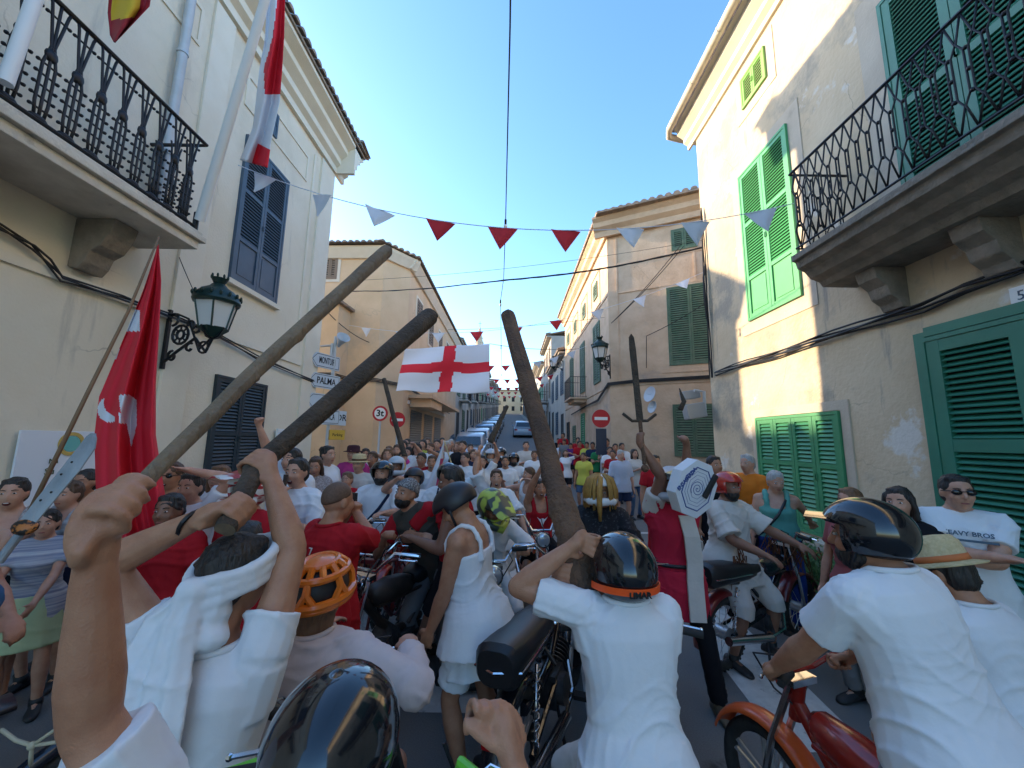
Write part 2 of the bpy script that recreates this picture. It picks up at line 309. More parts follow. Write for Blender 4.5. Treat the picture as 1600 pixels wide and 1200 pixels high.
# ===== right corner house =====
RX=4.05; TR=frame((RX,0,0),(0,1,0),(-1,0,0))
hr=house('corner_house','worn beige corner house with bright green shutters and a curved iron balcony on the right',(4.1,7.5,0),[(RX,-8),(RX,7.75),(13,9.1),(13,-8)],9.0,M_rwall)
def surround(T,x0,x1,z0,z1,wd,parent,m,d=.012):
    b=MB(T); b.box(x0-wd,x0,0,d,z0-wd,z1+wd); b.box(x1,x1+wd,0,d,z0-wd,z1+wd); b.box(x0,x1,0,d,z1,z1+wd); b.box(x0,x1,0,d,z0-wd,z0); return b.build('window_surround',m,parent)
M_sur=stain(mat('surround_plaster',(.56,.49,.39),.92,col2=(.48,.41,.32),nscale=2,bump=.2),(.36,.31,.25),2,.6,.75)
surround(TR,5.13,6.3,4.0,6.6,.25,hr,M_sur); shutter(TR,5.15,6.28,4.0,6.6,2,mat('bright_green_paint',(.08,.40,.15),.4,col2=(.07,.34,.13),nscale=3),hr,mid=(.25,.62),panel=[0],step=.05)
surround(TR,5.43,6.03,7.78,8.32,.2,hr,M_sur); shutter(TR,5.45,6.01,7.8,8.3,2,mat('lime_green_paint',(.20,.42,.08),.45),hr,mid=(),step=.05,fr=.04)
surround(TR,4.71,6.35,.72,2.33,.12,hr,M_sur,.02); shutter(TR,4.76,6.3,.77,2.28,4,M_green,hr,mid=(.55,),step=.055)
b=MB(TR); b.box(4.6,6.45,0,.22,.60,.70); b.build('sill',M_sur,hr,bevel=.01); b=MB(TR); b.box(3.75,7.7,0,.02,0,.45); b.build('plinth',M_sur,hr)
shutter(TR,2.15,3.62,.16,2.9,2,M_teal,hr,mid=(.30,.62),step=.052,fr=.11,d=.05)
b=MB(TR); b.box(3.62,3.72,0,.06,.15,3.0); b.box(2.05,3.62,0,.06,2.95,3.04); b.build('door_frame',M_teal,hr)
surround(TR,1.3,3.62,4.36,6.75,.3,hr,M_sur); shutter(TR,1.32,3.60,4.38,6.72,4,M_teal,hr,mid=(.42,),step=.05,fr=.08)
# eaves with gutter
ep=[(0,0),(.05,0),(.05,.1),(.14,.16),(.14,.26),(.28,.36),(.28,.44),(.36,.5),(0,.5)]
slab(hr,ep,(RX,-8,8.62),(RX,8.05,8.62),(-1,0,0),M_creamhi)
slab(hr,ep,(RX+.01,7.76,8.618),(13,9.14,8.618),(-.15,.99,0),M_creamhi)
b=MB(); b.box(RX-.36,13,-8,8.1,9.122,9.17); tile_row(b,(RX-.36,-8,9.2),(RX-.36,8.1,9.2),(-1,0,0)); b.add([(RX-.3,-8,9.22),(RX-.3,8.1,9.22),(13,9.4,9.22),(13,-8,9.22),(9,-8,10.8),(9,5,10.8)],[(0,1,5,4),(1,2,5),(2,3,4,5)]); b.build('roof',M_tile,hr)
b=MB(); b.tube([(RX-.48,-8,9.12),(RX-.48,8.0,9.12),(RX-.40,8.22,9.12),(RX-.1,8.3,9.12),(RX+.5,8.4,9.12)],.075,10)
for y in range(-2,9): b.disc((RX-.48,y*1.0-.2,9.12),(0,1,0),.083,.03,10)
b.build('gutter',mat('pale_gutter',(.55,.50,.42),.6,col2=(.45,.40,.33),nscale=4),hr,smooth='a')
# right balcony: curved profile stone slab, lattice iron railing
b=MB(TR); b.loft([[V((y,a,z)) for a,z in[(0,3.74),(.40,3.74),(.44,3.80),(.54,3.84),(.60,3.92),(.68,3.96),(.70,4.04),(.74,4.05),(.74,4.12),(0,4.12)]] for y in(-3,4.32)]); br=b.build('balcony',M_slab,hr,bevel=.006)
for y in(3.75,2.85,1.2):
    b=MB(TR); b.prism([(0,3.30),(.08,3.31),(.11,3.38),(.19,3.44),(.22,3.54),(.31,3.62),(.34,3.738),(0,3.738)],0,.22,T=Matrix.Translation((y,0,0))@Matrix.Rotation(R(90),4,'Z')@Matrix.Diagonal((1,-1,1,1))); b.build('corbel',M_slab,br,bevel=.012)
b=MB(TR); rt,rb=5.16,4.2; D=.70
b.tube([(-3,D,rt),(4.28,D,rt),(4.28,0,rt)],.016,6); b.tube([(-3,D,rb),(4.28,D,rb),(4.28,0,rb)],.012,6); b.build('railing',M_iron,br)
def lat(y0,x0,dy,dx):
    b=MB(TR); w_=.055
    P=lambda s,z:(y0+dy*s,x0+dx*s,z)
    for s in(-1,1): b.tube([P(0,rt),P(s*w_,rt-.22),P(s*w_*.3,rt-.3),P(s*w_*.3,rb+.3),P(s*w_,rb+.22),P(0,rb)],.008,5)
    for z in(rt-.3,rt-.48,rb+.3): b.sph(P(0,z),.018,n=6,m=4)
    b.build('baluster',M_iron,br,smooth=True)
y=4.2
while y>-.2: lat(y,D,1,0); y-=.115
for x in(.12,.25,.38,.51,.63): lat(4.28,x,0,1)
# cables on right house
b=MB()
for k in range(5):
    b.tube([V((RX-.04-.015*(k%3),y,3.22+.02*k-.10*math.sin(max(0,(y-1))*.55)*0+.02*math.sin(y*3+k*1.7)+( .04 if y<3.4 else 0))) for y in [x*.35-2 for x in range(28)]],.012,5)
tag(center(b.build('cable_bundle',M_rope)),'thick bundle of black cables across the beige wall below the balcony','cable')
b=MB(); 
for k in range(3): b.tube([V((RX-.04-.02*k,7.6+.02*math.sin(z*3+k*2),z)) for z in [3.2+.25*i for i in range(15)]]+[V((RX-.05,7.62,6.9))],.013,5)
b.tube([V((RX-.09,7.58,4.4)),V((RX-.13,7.55,4.8)),V((RX-.11,7.58,5.3)),V((RX-.05,7.6,5.6))],.02,5)
tag(center(b.build('cable_drop',M_rope)),'black cables dropping down the corner edge of the right beige house','cable')
b=MB(TR); b.box(2.84,2.98,.0,.02,3.02,3.18); pl=b.build('house_number',M_white,None,bevel=.003); tag(center(pl),'small white number plate on the wall above the dark green door','sign')
text('5',.11,tframe((RX-.022,2.91,3.10),(0,-1,0),(0,0,1)),M_blue,pl,name='number')
# ===== second right house (stone, chamfered) =====
cA=V((3.5,13.6,0)); cB=V((8.5,11.0,0)); TS=frame(cA,cB-cA,V((-(cB-cA).y,(cB-cA).x,0))*-1); 
nS=V(TS.col[1][:3]); 
hs=house('stone_house','sandstone house with dark green shutters across the side street on the right',(3.6,14,0),[(8.5,11),(3.5,13.6),(3.5,25),(12,25),(12,11)],10.0,M_stone)
if nS.y>0: raise SystemExit('frame flipped')
TS2=frame((3.5,13.6,0),(0,1,0),(-1,0,0))
def onT(T,px,py):
    o=T.translation; n=V(T.col[1][:3]); r=ray(px,py); return T.inverted()@(C0+r*((o-C0).dot(n)/r.dot(n)))
def rect(T,a,b_): p=onT(T,*a); q=onT(T,*b_); return min(p.x,q.x),max(p.x,q.x),min(p.z,q.z),max(p.z,q.z)
x0,x1,z0,z1=rect(TS,(1043,452),(1100,566)); surround(TS,x0,x1+.35,z0,z1,.28,hs,M_stone,.02); shutter(TS,x0,x1+.35,z0,z1,2,M_dgreen,hs,mid=(),step=.075)
x0,x1,z0,z1=rect(TS,(1050,362),(1088,384)); surround(TS,x0,x1,z0,z1,.2,hs,M_stone,.02); shutter(TS,x0,x1,z0,z1,2,M_dgreen,hs,mid=(),step=.07)
x0,x1,z0,z1=rect(TS,(1053,634),(1098,712)); shutter(TS,x0,x1+.4,z0,z1,2,M_dgreen,hs,mid=(),step=.08)
b=MB(TS)
for z in(7.25,8.35,3.85): b.box(.35,5,.001,.03,z,z+.06)
b.box(.3,.36,.001,.03,3.95,9.4); b.box(2.9,2.96,.001,.03,7.3,8.3); b.build('string_course',M_stone,hs)
b=MB(TS2)
for z in(7.25,3.85): b.box(.05,11.4,.001,.03,z,z+.06)
for i in range(4): y0=1.2+i*2.6; b.box(y0,y0+.05,.001,.03,7.4,8.9); b.box(y0+1.6,y0+1.65,.001,.03,7.4,8.9); b.box(y0+.05,y0+1.6,.001,.03,8.85,8.9); b.box(y0+.05,y0+1.6,.001,.03,7.4,7.45)
b.build('moulding',M_stone,hs)
for i in range(4): y0=1.7+i*2.6; shutter(TS2,y0,y0+.6,7.9,8.5,1,M_dgreen,hs,mid=(),step=.1)
for i,(y0) in enumerate((1.4,4.6,8.0)): shutter(TS2,y0,y0+1.1,4.3,6.7,2,M_dgreen,hs,mid=(.5,),step=.1)
shutter(TS2,4.8,5.6,.6,3.2,1,M_green,hs,mid=(.5,),step=.1); shutter(TS2,7.4,8.2,.7,2.7,1,M_dgreen,hs,step=.1); shutter(TS2,9.6,10.5,.9,3,1,M_dark,hs,step=.2)
cps=[(0,0),(.1,0),(.12,.2),(.28,.32),(.3,.5),(.42,.6),(.42,.68),(0,.68)]
slab(hs,cps,(3.5,13.45,9.5),(3.5,25.2,9.5),(-1,0,0),M_stone); slab(hs,cps,cA+V((-.42,.1,9.498)),cB+V((0,0,9.498)),nS,M_stone)
b=MB(); b.prism([(3.0,13),(3.0,25.3),(12,25.3),(12,8.8)],10.15,10.22,T=Matrix(((1,0,0,0),(0,0,1,0),(0,1,0,0),(0,0,0,1))))
b.add([(3.05,13.3,10.24),(3.05,25.2,10.24),(12,25.2,10.24),(12,9,10.24),(8,22,11.8),(8,15,11.8)],[(0,1,4,5),(1,2,4),(2,3,5,4),(3,0,5)])
tile_row(b,(3.02,13.3,10.26),(3.02,25.3,10.26),(-1,0,0),r=.11,step=.26); tile_row(b,(3.1,13.15,10.26),(8.3,10.45,10.26),nS,r=.11,step=.26); b.build('roof',M_tile,hs)
b=MB(TS2); b.box(4.2,6.2,0,.8,3.85,3.93); b.box(4.3,6.1,0,.6,3.7,3.848); b_s=b.build('balcony',M_stone,hs,bevel=.01)
b=MB(TS2)
for z in(3.98,4.9): b.tube([(4.23,0,z),(4.23,.77,z),(6.17,.77,z),(6.17,0,z)],.014,5)
for i in range(17): b.tube([(4.23+i*.121,.77,3.93),(4.23+i*.121,.77,4.9)],.009,4)
for i in range(6): b.tube([(4.23,.12*i+.06,3.93),(4.23,.12*i+.06,4.9)],.009,4)
b.build('railing',M_iron,b_s)
b=MB(); pts=[PX(875,640,3.42),PX(890,632,3.42)]+[V((3.42,13.6,3.75)),V(TS@V((.3,.06,3.78))),V(TS@V((5,.06,3.8)))]
for k in range(3): b.tube([V((3.42,22,3.4)),V((3.42,18,3.5)),V((3.42,15.2,3.5+.02*k)),V((3.42,13.55,3.9+.03*k)),TS@V((.8,.07,3.95+.03*k)),TS@V((5,.07,3.97+.03*k))],.03,5)
tag(center(b.build('cable_bundle',M_rope)),'dark cable band wrapping round the sandstone house below its upper windows','cable')
# ===== yellow house =====
hy=house('yellow_house','yellow house with cream shutters and garage doors across the side street on the left',(-4.4,14,0),[(-13,14.4),(-5.0,14.0),(-4.25,15.0),(-4.25,29),(-13,29)],9.1,M_yellow)
TY=frame((-5.0,14.0,0),(-8,.4,0),(-.05,-1,0)); TY2=frame((-4.25,15,0),(0,1,0),(1,0,0))
b=MB(TY); b.box(1.15,4.5,0,.9,-.3,6.6); b.build('wall',M_yellow,hy); b=MB(TY); b.box(1.0,4.6,0,1.15,6.602,6.7); b.build('roof',M_tile,hy)
x0,x1,z0,z1=rect(TY,(508,402),(525,435)); surround(TY,x0,x1,z0,z1,.15,hy,M_creamhi,.03); shutter(TY,x0,x1,z0,z1,2,mat('brown_paint',(.25,.18,.12),.7),hy,mid=(),step=.09)
M_or=mat('orange_shutter',(.60,.36,.14),.7); TYf=frame(TY@V((1.15,.9,0)),(-8,.4,0),(-.05,-1,0))
shutter(TYf,1.2,2.0,3.9,5.3,2,M_or,hy,mid=(),step=.08); shutter(TYf,1.2,2.0,.5,2.4,2,M_or,hy,mid=(),step=.08); surround(TYf,1.2,2.0,3.9,5.3,.15,hy,M_creamhi,.03)
for i in range(4): 
    y0=1.3+i*2.6; shutter(TY2,y0,y0+.9,6.7,8.0,2,mat('brown_paint',(.25,.18,.12),.7),hy,mid=(),step=.12); surround(TY2,y0,y0+.9,6.7,8.0,.15,hy,M_creamhi,.03)
cpy=[(0,0),(.1,0),(.3,.3),(.32,.4),(0,.4)]
slab(hy,cpy,(-4.25,14.8,8.75),(-4.25,29,8.75),(1,0,0),M_creamhi); slab(hy,cpy,(-13,14.4,8.748),(-4.9,14.0,8.748),(.05,-1,0),M_creamhi); slab(hy,cpy,(-5.15,13.8,8.746),(-4.1,15.2,8.746),(.8,-.6,0),M_creamhi)
b=MB(); b.add([(-13,13.9,9.16),(-4.85,13.5,9.16),(-3.8,14.9,9.16),(-3.8,29,9.16),(-13,29,9.16),(-8.5,19,10.7),(-8.5,27,10.7)],[(0,1,5),(1,2,5),(2,3,6,5),(3,4,6),(4,0,5,6)])
tile_row(b,(-13,13.95,9.2),(-4.95,13.52,9.2),(0,-1,0),r=.1,step=.24); tile_row(b,(-3.82,14.9,9.2),(-3.82,29,9.2),(1,0,0),r=.1,step=.24); tile_row(b,(-4.9,13.5,9.2),(-3.85,14.8,9.2),(.8,-.6,0),r=.1,step=.24); b.build('roof',M_tile,hy)
M_sh=mat('grey_roller_shutter',(.22,.22,.20),.6,metal=.3)
for i in range(3):
    y0=1.2+i*2.5; b=MB(TY2); n=26
    for k in range(n): z=.5+k*.1; b.add([(y0,.01,z),(y0,.035,z+.05),(y0,.01,z+.1),(y0+2,.01,z),(y0+2,.035,z+.05),(y0+2,.01,z+.1)],[(0,3,4,1),(1,4,5,2)])
    b.build('garage_door',M_sh,hy)
b=MB(TY2); b.box(.7,9,.0,1.0,3.55,3.7); b.box(.9,3.4,.02,.9,3.2,3.548); bb=b.build('balcony',M_yellow,hy)
b=MB(TY2); b.box(.6,9.4,.001,.06,3.3,3.45); b.build('string_course',M_creamhi,hy)
for k in range(3): pass
b=MB(); 
for k in range(3): b.tube([V((-4.18,26,3.6)),V((-4.18,20,3.7+.04*k)),V((-4.15,15,3.9+.04*k)),V((-4.95,13.92,3.95+.05*k)),TY@V((1.05,.05,4.0+.05*k)),TYf@V((.03,.04,4.0+.05*k)),TYf@V((3,.05,4.1))],.018,5)
tag(center(b.build('wall_cable',M_rope)),'sagging cables stapled across the yellow house above the road signs','cable')
# ===== rows of houses up the street =====
WC=[(.50,.45,.38),(.42,.38,.33),(.55,.50,.42),(.46,.40,.32),(.38,.35,.31),(.58,.54,.47)]
Mrow=[stain(mat('street_plaster_%s'%n,c,.9,col2=tuple(x*.85 for x in c),nscale=1,bump=.2),tuple(x*.6 for x in c),.7,.55,.8,i) for i,(n,c) in enumerate(zip(['sand','grey','cream','ochre','dust','pale'],WC))]
DESC=[['garage door','blue','narrow','tall pale','wide','ochre','grey','low','beige','plain','small','dusty','far pale','farthest'],['low long','tall yellowish','grey','cream','narrow pale','ochre','plain','small grey','wide','dusty','dim','far beige','pale far','farthest']]
def rowhouse(side,y0,y1,h,m,idx,lab):
    xs=-4.3 if side<0 else 3.5; g=gz((y0+y1)/2); zt=g+h
    t=house('row_house',lab,(xs,y0,g),[(xs,y0),(xs,y1),(xs+side*7,y1),(xs+side*7,y0)],zt,m,z0=gz(y0)-1,group='houses along the uphill street')
    T=frame((xs,y0,0),(0,1,0),(-side,0,0)); n=max(2,int((y1-y0)/2.4)); st=(y1-y0)/n; far=y0>60
    gd=Mrow[(idx+2)%6]
    shm=[M_dgreen,M_blue,mat('brown_paint',(.25,.18,.12),.7),M_green][idx%4]
    for i in range(n):
        a=st*i+st*.28; gg=gz(y0+a)
        for fl in range(int((h-2.6)//2.9)+1):
            z=gg+.15 if fl==0 else g+.5+fl*3.0; hh=2.3 if fl==0 else 1.7
            if z+hh>zt-.3: continue
            wd=st*.44
            if far or (fl==0 and i%2==0): b=MB(T); b.box(a,a+wd,-.01,.02,z,z+hh); b.build('door' if fl==0 else 'window',M_dark if fl==0 else shm,t)
            else: shutter(T,a,a+wd,z+(.7 if fl==0 else 0),z+hh,2,shm,t,mid=(),step=.16,fr=.07)
    b=MB(T); b.box(-.03,y1-y0+.0,0,.4,zt-.12,zt); 
    b.mi=0; b.build('cornice',gd,t)
    b=MB(); e=xs-side*.5; b.add([(e,y0-.1,zt+.02),(e,y1,zt+.02),(xs+side*7,y1,zt+1.6),(xs+side*7,y0-.1,zt+1.6),(e,y0-.1,zt+.12),(e,y1,zt+.12),(xs+side*7,y1,zt+1.7),(xs+side*7,y0-.1,zt+1.7)],[(0,1,2,3),(4,5,6,7),(0,1,5,4),(3,2,6,7),(0,4,7,3),(1,5,6,2)])
    if not far: tile_row(b,(e,y0,zt+.14),(e,y1,zt+.14),(-side,0,0),r=.1,step=.26)
    b.build('roof',M_tile,t)
    if idx%2==0 or side<0:
        b=MB(T); q=(y1-y0)*.3; b.box(q,q+2.2,0,.8,g+3.1,g+3.22); bl=b.build('balcony',m,t); b=MB(T)
        for z in(g+3.3,g+4.15): b.tube([(q+.03,0,z),(q+.03,.77,z),(q+2.17,.77,z),(q+2.17,0,z)],.02,4)
        for k in range(12): b.tube([(q+.03+k*.195,.77,g+3.22),(q+.03+k*.195,.77,g+4.15)],.014,4)
        b.build('railing',M_iron,bl)
    return t
random.seed(3)
for side in(-1,1):
    y=29.05 if side<0 else 25.05; i=0
    hs_=[7.6,7.0,8.2,6.6,7.5,8.4,6.9,7.8,7.2,8.0,7.0,8.3,7.4,8] if side<0 else [6.2,9.0,7.2,8.2,6.8,8.6,7.3,8.0,7.0,7.9,7.5,8.3,7.1,8]
    while y<126:
        d=[7,9,6.5,8,7.5,10][(i*2+(side>0))%6]; y1=min(y+d,128)
        rowhouse(side,y,y1-.03,hs_[i%14],Mrow[(i*5+(side>0)*2)%6],i+(side>0),'%s house, the %s one uphill in the %s hand row'%(DESC[side>0][i%14],['first','second','third','fourth','fifth','sixth','seventh','eighth','ninth','tenth','eleventh','twelfth','thirteenth','fourteenth','fifteenth','sixteenth'][i],'left' if side<0 else 'right')); y=y1; i+=1
# end of street, church spire
t=house('end_house','sunlit ochre house closing the far end of the street',(0,135,10),[(-14,134),(14,134),(14,142),(-14,142)],gz(134)+8,mat('sunny_plaster',(.62,.50,.33),.9,col2=(.55,.42,.26),nscale=.5),z0=5)
TE=frame((0,134,0),(1,0,0),(0,-1,0))
for x in(-6,-3,0,3,6): 
    for z in(12,15.2): b=MB(TE); b.box(x,x+1,-.01,.03,z,z+1.6); b.build('window',M_dark,t)
b=MB(); b.box(-14.5,14.5,133.5,142.5,gz(134)+8.002,gz(134)+8.4); b.build('roof',M_tile,t)
sp=PY(749,508,150); t=thing('church_tower','distant stone church spire with crockets rising behind the hanging flag','tower',(sp.x,152,10))
b=MB(); b.box(sp.x-3,sp.x+3,150,156,8,sp.z-13); b.build('tower',M_stone,t)
b=MB(); b.loft([[V((sp.x+r*math.cos(a),153+r*math.sin(a),z)) for a in [PI/8+k*PI/4 for k in range(8)]] for r,z in((3.0,sp.z-13),(.2,sp.z))])
for k in range(8):
    for q in range(6): r=3.0*(1-q/6.5); a=PI/8+k*PI/4; b.sph((sp.x+r*math.cos(a),153+r*math.sin(a),sp.z-12.6+q*2),.3,n=5,m=3)
b.build('spire',M_stone,t); b=MB(); b.tube([(sp.x,153,sp.z),(sp.x,153,sp.z+2.5)],.08,4); b.tube([(sp.x-.6,153,sp.z+1.6),(sp.x+.6,153,sp.z+1.6)],.08,4); b.build('cross',M_iron,t)
# ---------- people ----------
SC2=bpy.data.scenes.new('mesh_workbench'); VL2=SC2.view_layers[0]
def foldnoise(me,amp,seed,freq=13):
    """cloth creases: long drape folds, short cross creases and a fine crumple, by displacement along the normals"""
    me.update(); n=len(me.vertices); co=np.empty(n*3,'f'); no=np.empty(n*3,'f'); me.vertices.foreach_get('co',co); me.vertices.foreach_get('normal',no)
    co=co.reshape(-1,3); no=no.reshape(-1,3); x,y,z=(co*freq/13).T; q=seed
    R_=lambda v,k:(1-np.minimum(1,np.abs(v)*1.25))**k
    wx=x+.035*np.sin(z*17+q)+.03*np.sin(y*23+q*2); wz=z+.05*np.sin(x*13+q*3)+.03*np.sin(y*17+x*9+q)
    a=R_(np.sin(wx*34+wz*9*np.sin(q)+q),1.6); b=R_(np.sin(wz*30+wx*19*np.cos(q*2)+y*12+q*1.7),2.2); c=R_(np.sin(wz*58-wx*41+y*33+q),1.5)
    m=.5+.5*np.sin(x*9+z*7+q*5); m2=.5+.5*np.sin(z*11-x*6+y*8+q*2)
    co+=no*((a*m*.55+b*m2*m2*1.1+c*(1-m)*m2*.45-.25)*amp)[:,None]; me.vertices.foreach_set('co',co.ravel())
def remesh(mb,name,m,parent,vox,smooth=2,fold=0,seed=0,freq=13):
    me=bpy.data.meshes.new(name); off=rootloc(parent); me.from_pydata([(v[0]-off.x,v[1]-off.y,v[2]-off.z) for v in mb.v],[],mb.f)
    b=bmesh.new(); b.from_mesh(me); bmesh.ops.recalc_face_normals(b,faces=b.faces); b.to_mesh(me); b.free()
    o=bpy.data.objects.new(name,me); SC2.collection.objects.link(o)
    r=o.modifiers.new('r','REMESH'); r.mode='VOXEL'; r.voxel_size=vox; 
    if smooth: q=o.modifiers.new('s','SMOOTH'); q.factor=.5; q.iterations=smooth
    VL2.update(); e=bpy.data.meshes.new_from_object(o.evaluated_get(VL2.depsgraph)); SC2.collection.objects.unlink(o); COL.objects.link(o); o.modifiers.clear(); o.data=e; bpy.data.meshes.remove(me); e.name=name
    if fold: foldnoise(e,fold,seed,freq)
    e.materials.clear(); e.materials.append(m); e.polygons.foreach_set('use_smooth',[True]*len(e.polygons)); o.parent=parent; return o
def ik(a,t,l1,l2,hint):
    d=t-a; D=d.length
    if D>(l1+l2)*.995: t=a+d*((l1+l2)*.995/D); d=t-a; D=d.length
    u=d/D; x=(l1*l1-l2*l2+D*D)/(2*D); h=math.sqrt(max(1e-6,l1*l1-x*x)); k=hint-u*hint.dot(u); k=k.normalized() if k.length>1e-4 else u.orthogonal().normalized()
    return a+u*x+k*h,t
def capsule(mb,pts,r,n=12): mb.tube(pts,r,n,round_=True)
def hand(mb,w,d,pn,side,kind='relax',axis=None,gr=.02,k=1.0):
    """w wrist, d hand direction, pn palm normal; grip closes on a bar along axis at gr radius"""
    d=V(d).normalized(); pn=V(pn); pn=(pn-d*pn.dot(d)).normalized(); l=d.cross(pn)*side
    if kind=='grip':
        a=V(axis).normalized(); 
        if a.dot(l)<0: a=-a
        c=w+d*(.075*k)+pn*(gr+.012*k); dd=(d-a*d.dot(a)).normalized(); nn=a.cross(dd); 
        if nn.dot(pn)<0: nn=-nn
        mb.sph(w+d*.05*k-pn*.004,(.042*k,.05*k,.018*k+.004),rot=Matrix((a,d,pn)).transposed(),n=12,m=8)
        capsule(mb,[w,w+d*.05*k],[.027*k,.03*k])
        for i in range(4):
            off=a*((1.5-i)*.0225*k); ln=(.95,1,.97,.85)[i]; rr=.0092*k*(1,1.03,1,.88)[i]; R_=gr+rr
            pts=[w+d*.06*k+off*.9]+[c+off+(-nn*math.cos(t*ln)+dd*math.sin(t*ln))*R_*(1.08 if t<1 else 1) for t in (.45,1.2,2.0,2.8,3.6)]
            capsule(mb,pts,[rr*1.1,rr*1.14,rr*1.0,rr*1.06,rr*.95,rr*.9],8)
        th=[w+d*.02*k+a*.03*k,w+d*.045*k+a*.05*k+pn*.01*k,c+a*.045*k-dd*(gr*.6)-nn*gr*.2,c+a*.035*k-dd*(gr*.8+.008)+nn*(gr*.5+.01)]
        capsule(mb,th,[.015*k,.0135*k,.012*k,.0105*k],8); return c
    curl={'relax':.35,'open':.05,'fist':1.45}[kind]; spread=.09 if kind=='open' else .02
    mb.sph(w+d*.05*k,(.041*k,.052*k,.017*k),rot=Matrix((l,d,pn)).transposed(),n=12,m=8); capsule(mb,[w,w+d*.04*k],[.027*k,.028*k])
    for i in range(4):
        q=w+d*.085*k+l*((1.5-i)*.021*k); ln=(.85,.97,.9,.72)[i]; dr=(d+l*(1.5-i)*spread*1.5).normalized(); pts=[q-d*.02*k,q]; a=0
        for sgl in(.042,.028,.02): a+=curl*(1+.15*i*(kind=='relax')); q=q+(dr*math.cos(a)+pn*math.sin(a))*sgl*ln*k; pts.append(q)
        capsule(mb,pts,[.0105*k,.0102*k,.0094*k,.0088*k,.0078*k],8)
    q=w+d*.02*k+l*.03*k; t1=q+(l*.75+d*.75+pn*.25).normalized()*.035*k; t2=t1+(l*.3+d*.9+pn*(.3+curl*.5)).normalized()*.03*k; t3=t2+(d*.9-l*.1*curl+pn*(.3+curl*.6)).normalized()*.024*k
    capsule(mb,[q-l*.01*k,t1,t2,t3],[.016*k,.0135*k,.0115*k,.0095*k],8); return w+d*.09*k
SK=dict(
 light=mat('skin_light',(.56,.30,.20),.5,col2=(.47,.22,.14),nscale=16,bump=.16,bscale=260,lo=.38,hi=.72),
 tan=mat('skin_tan',(.46,.225,.13),.5,col2=(.37,.155,.085),nscale=16,bump=.16,bscale=260,lo=.38,hi=.72),
 dark=mat('skin_sunburnt',(.27,.13,.08),.5,col2=(.23,.10,.06),nscale=16,bump=.16,bscale=260,lo=.38,hi=.72))
HC=dict(black=mat('hair_black',(.012,.010,.010),.5,col2=(.03,.022,.018),nscale=40,stretch=(1,1,.15),bump=.8,bscale=60),
 brown=mat('hair_brown',(.06,.03,.015),.5,col2=(.11,.055,.028),nscale=40,stretch=(1,1,.15),bump=.8,bscale=60),
 light=mat('hair_light_brown',(.20,.10,.045),.5,col2=(.13,.06,.03),nscale=40,stretch=(1,1,.15),bump=.8,bscale=60),
 grey=mat('hair_grey',(.33,.32,.31),.55,col2=(.48,.47,.46),nscale=40,stretch=(1,1,.15),bump=.8,bscale=60),
 shaved=mat('hair_stubble',(.15,.085,.055),.7,col2=(.11,.06,.04),nscale=90))
def cloth(name,c,c2=None,rough=.85,sc=3): return mat(name,c,rough,col2=c2 or tuple(x*.88 for x in c),nscale=sc,bump=.35,bscale=9,spec=.2)
W1=cloth('white_cotton',(.76,.77,.79),(.70,.71,.74)); W2=cloth('off_white_linen',(.62,.58,.53),(.54,.50,.46)); PINKW=cloth('washed_pink_linen',(.62,.54,.53),(.56,.47,.46))
RED=cloth('red_cotton',(.42,.012,.02)); RED2=cloth('crimson_felt',(.50,.02,.05)); BLK=cloth('black_cloth',(.012,.012,.016)); NAVY=cloth('navy_cloth',(.02,.03,.07)); JEAN=cloth('blue_denim',(.06,.11,.20),(.10,.15,.24),sc=14)
GRY=cloth('grey_cloth',(.19,.19,.20)); TEALC=cloth('sea_green_jersey',(.12,.36,.30)); ORG=cloth('orange_jersey',(.75,.20,.02)); PUR=cloth('purple_cloth',(.09,.03,.17)); YEL=cloth('yellow_jersey',(.60,.58,.10)); LBL=cloth('pale_blue_shirt',(.45,.50,.62)); GRN=cloth('green_cloth',(.03,.22,.08)); PNK=cloth('magenta_cloth',(.50,.05,.22)); BRN=cloth('brown_vest',(.085,.075,.06),(.06,.055,.045)); BLU=cloth('royal_blue_cloth',(.02,.06,.30)); KHA=cloth('pale_green_skirt',(.45,.52,.30)); LEO=mat('mottled_top',(.42,.38,.36),.85,col2=(.24,.19,.19),nscale=60,lo=.4,hi=.6)
M_eyew=mat('eye_white',(.6,.58,.55),.3); M_eyed=mat('eye_dark',(.015,.01,.008),.2); M_mouth=mat('mouth_dark',(.10,.015,.015),.5); M_lip=mat('lips',(.32,.10,.08),.5); M_brow=mat('eyebrow',(.03,.02,.015),.8); M_teeth=mat('teeth',(.65,.62,.55),.3)
M_hb=mat('glossy_black_helmet',(.008,.009,.012),.12,coat=.6); M_hm=mat('matte_black_helmet',(.018,.018,.022),.45); M_ho=mat('orange_helmet',(.75,.17,.01),.3,coat=.3); M_hw=mat('white_helmet',(.72,.72,.70),.25,coat=.4); M_hr=mat('red_helmet',(.45,.03,.02),.2,coat=.5); M_fl=mat('neon_orange_band',(.95,.10,.01),.5); M_vis=mat('dark_visor',(.02,.025,.035),.08,coat=.5)
M_hg=mat('acid_green_camo_helmet',(.45,.55,.08),.35,col2=(.06,.07,.05),nscale=9,lo=.48,hi=.54,det=1); M_hbl=mat('blue_white_helmet',(.05,.20,.45),.3,col2=(.7,.72,.74),nscale=11,lo=.49,hi=.53,det=1)
M_mx=mat('red_white_helmet',(.35,.02,.03),.35,col2=(.65,.63,.62),nscale=9,stretch=(1,1,3),lo=.5,hi=.54,det=1); M_hgr=mat('grey_motocross_helmet',(.42,.47,.52),.3,col2=(.62,.45,.12),nscale=6,lo=.52,hi=.58,det=1)
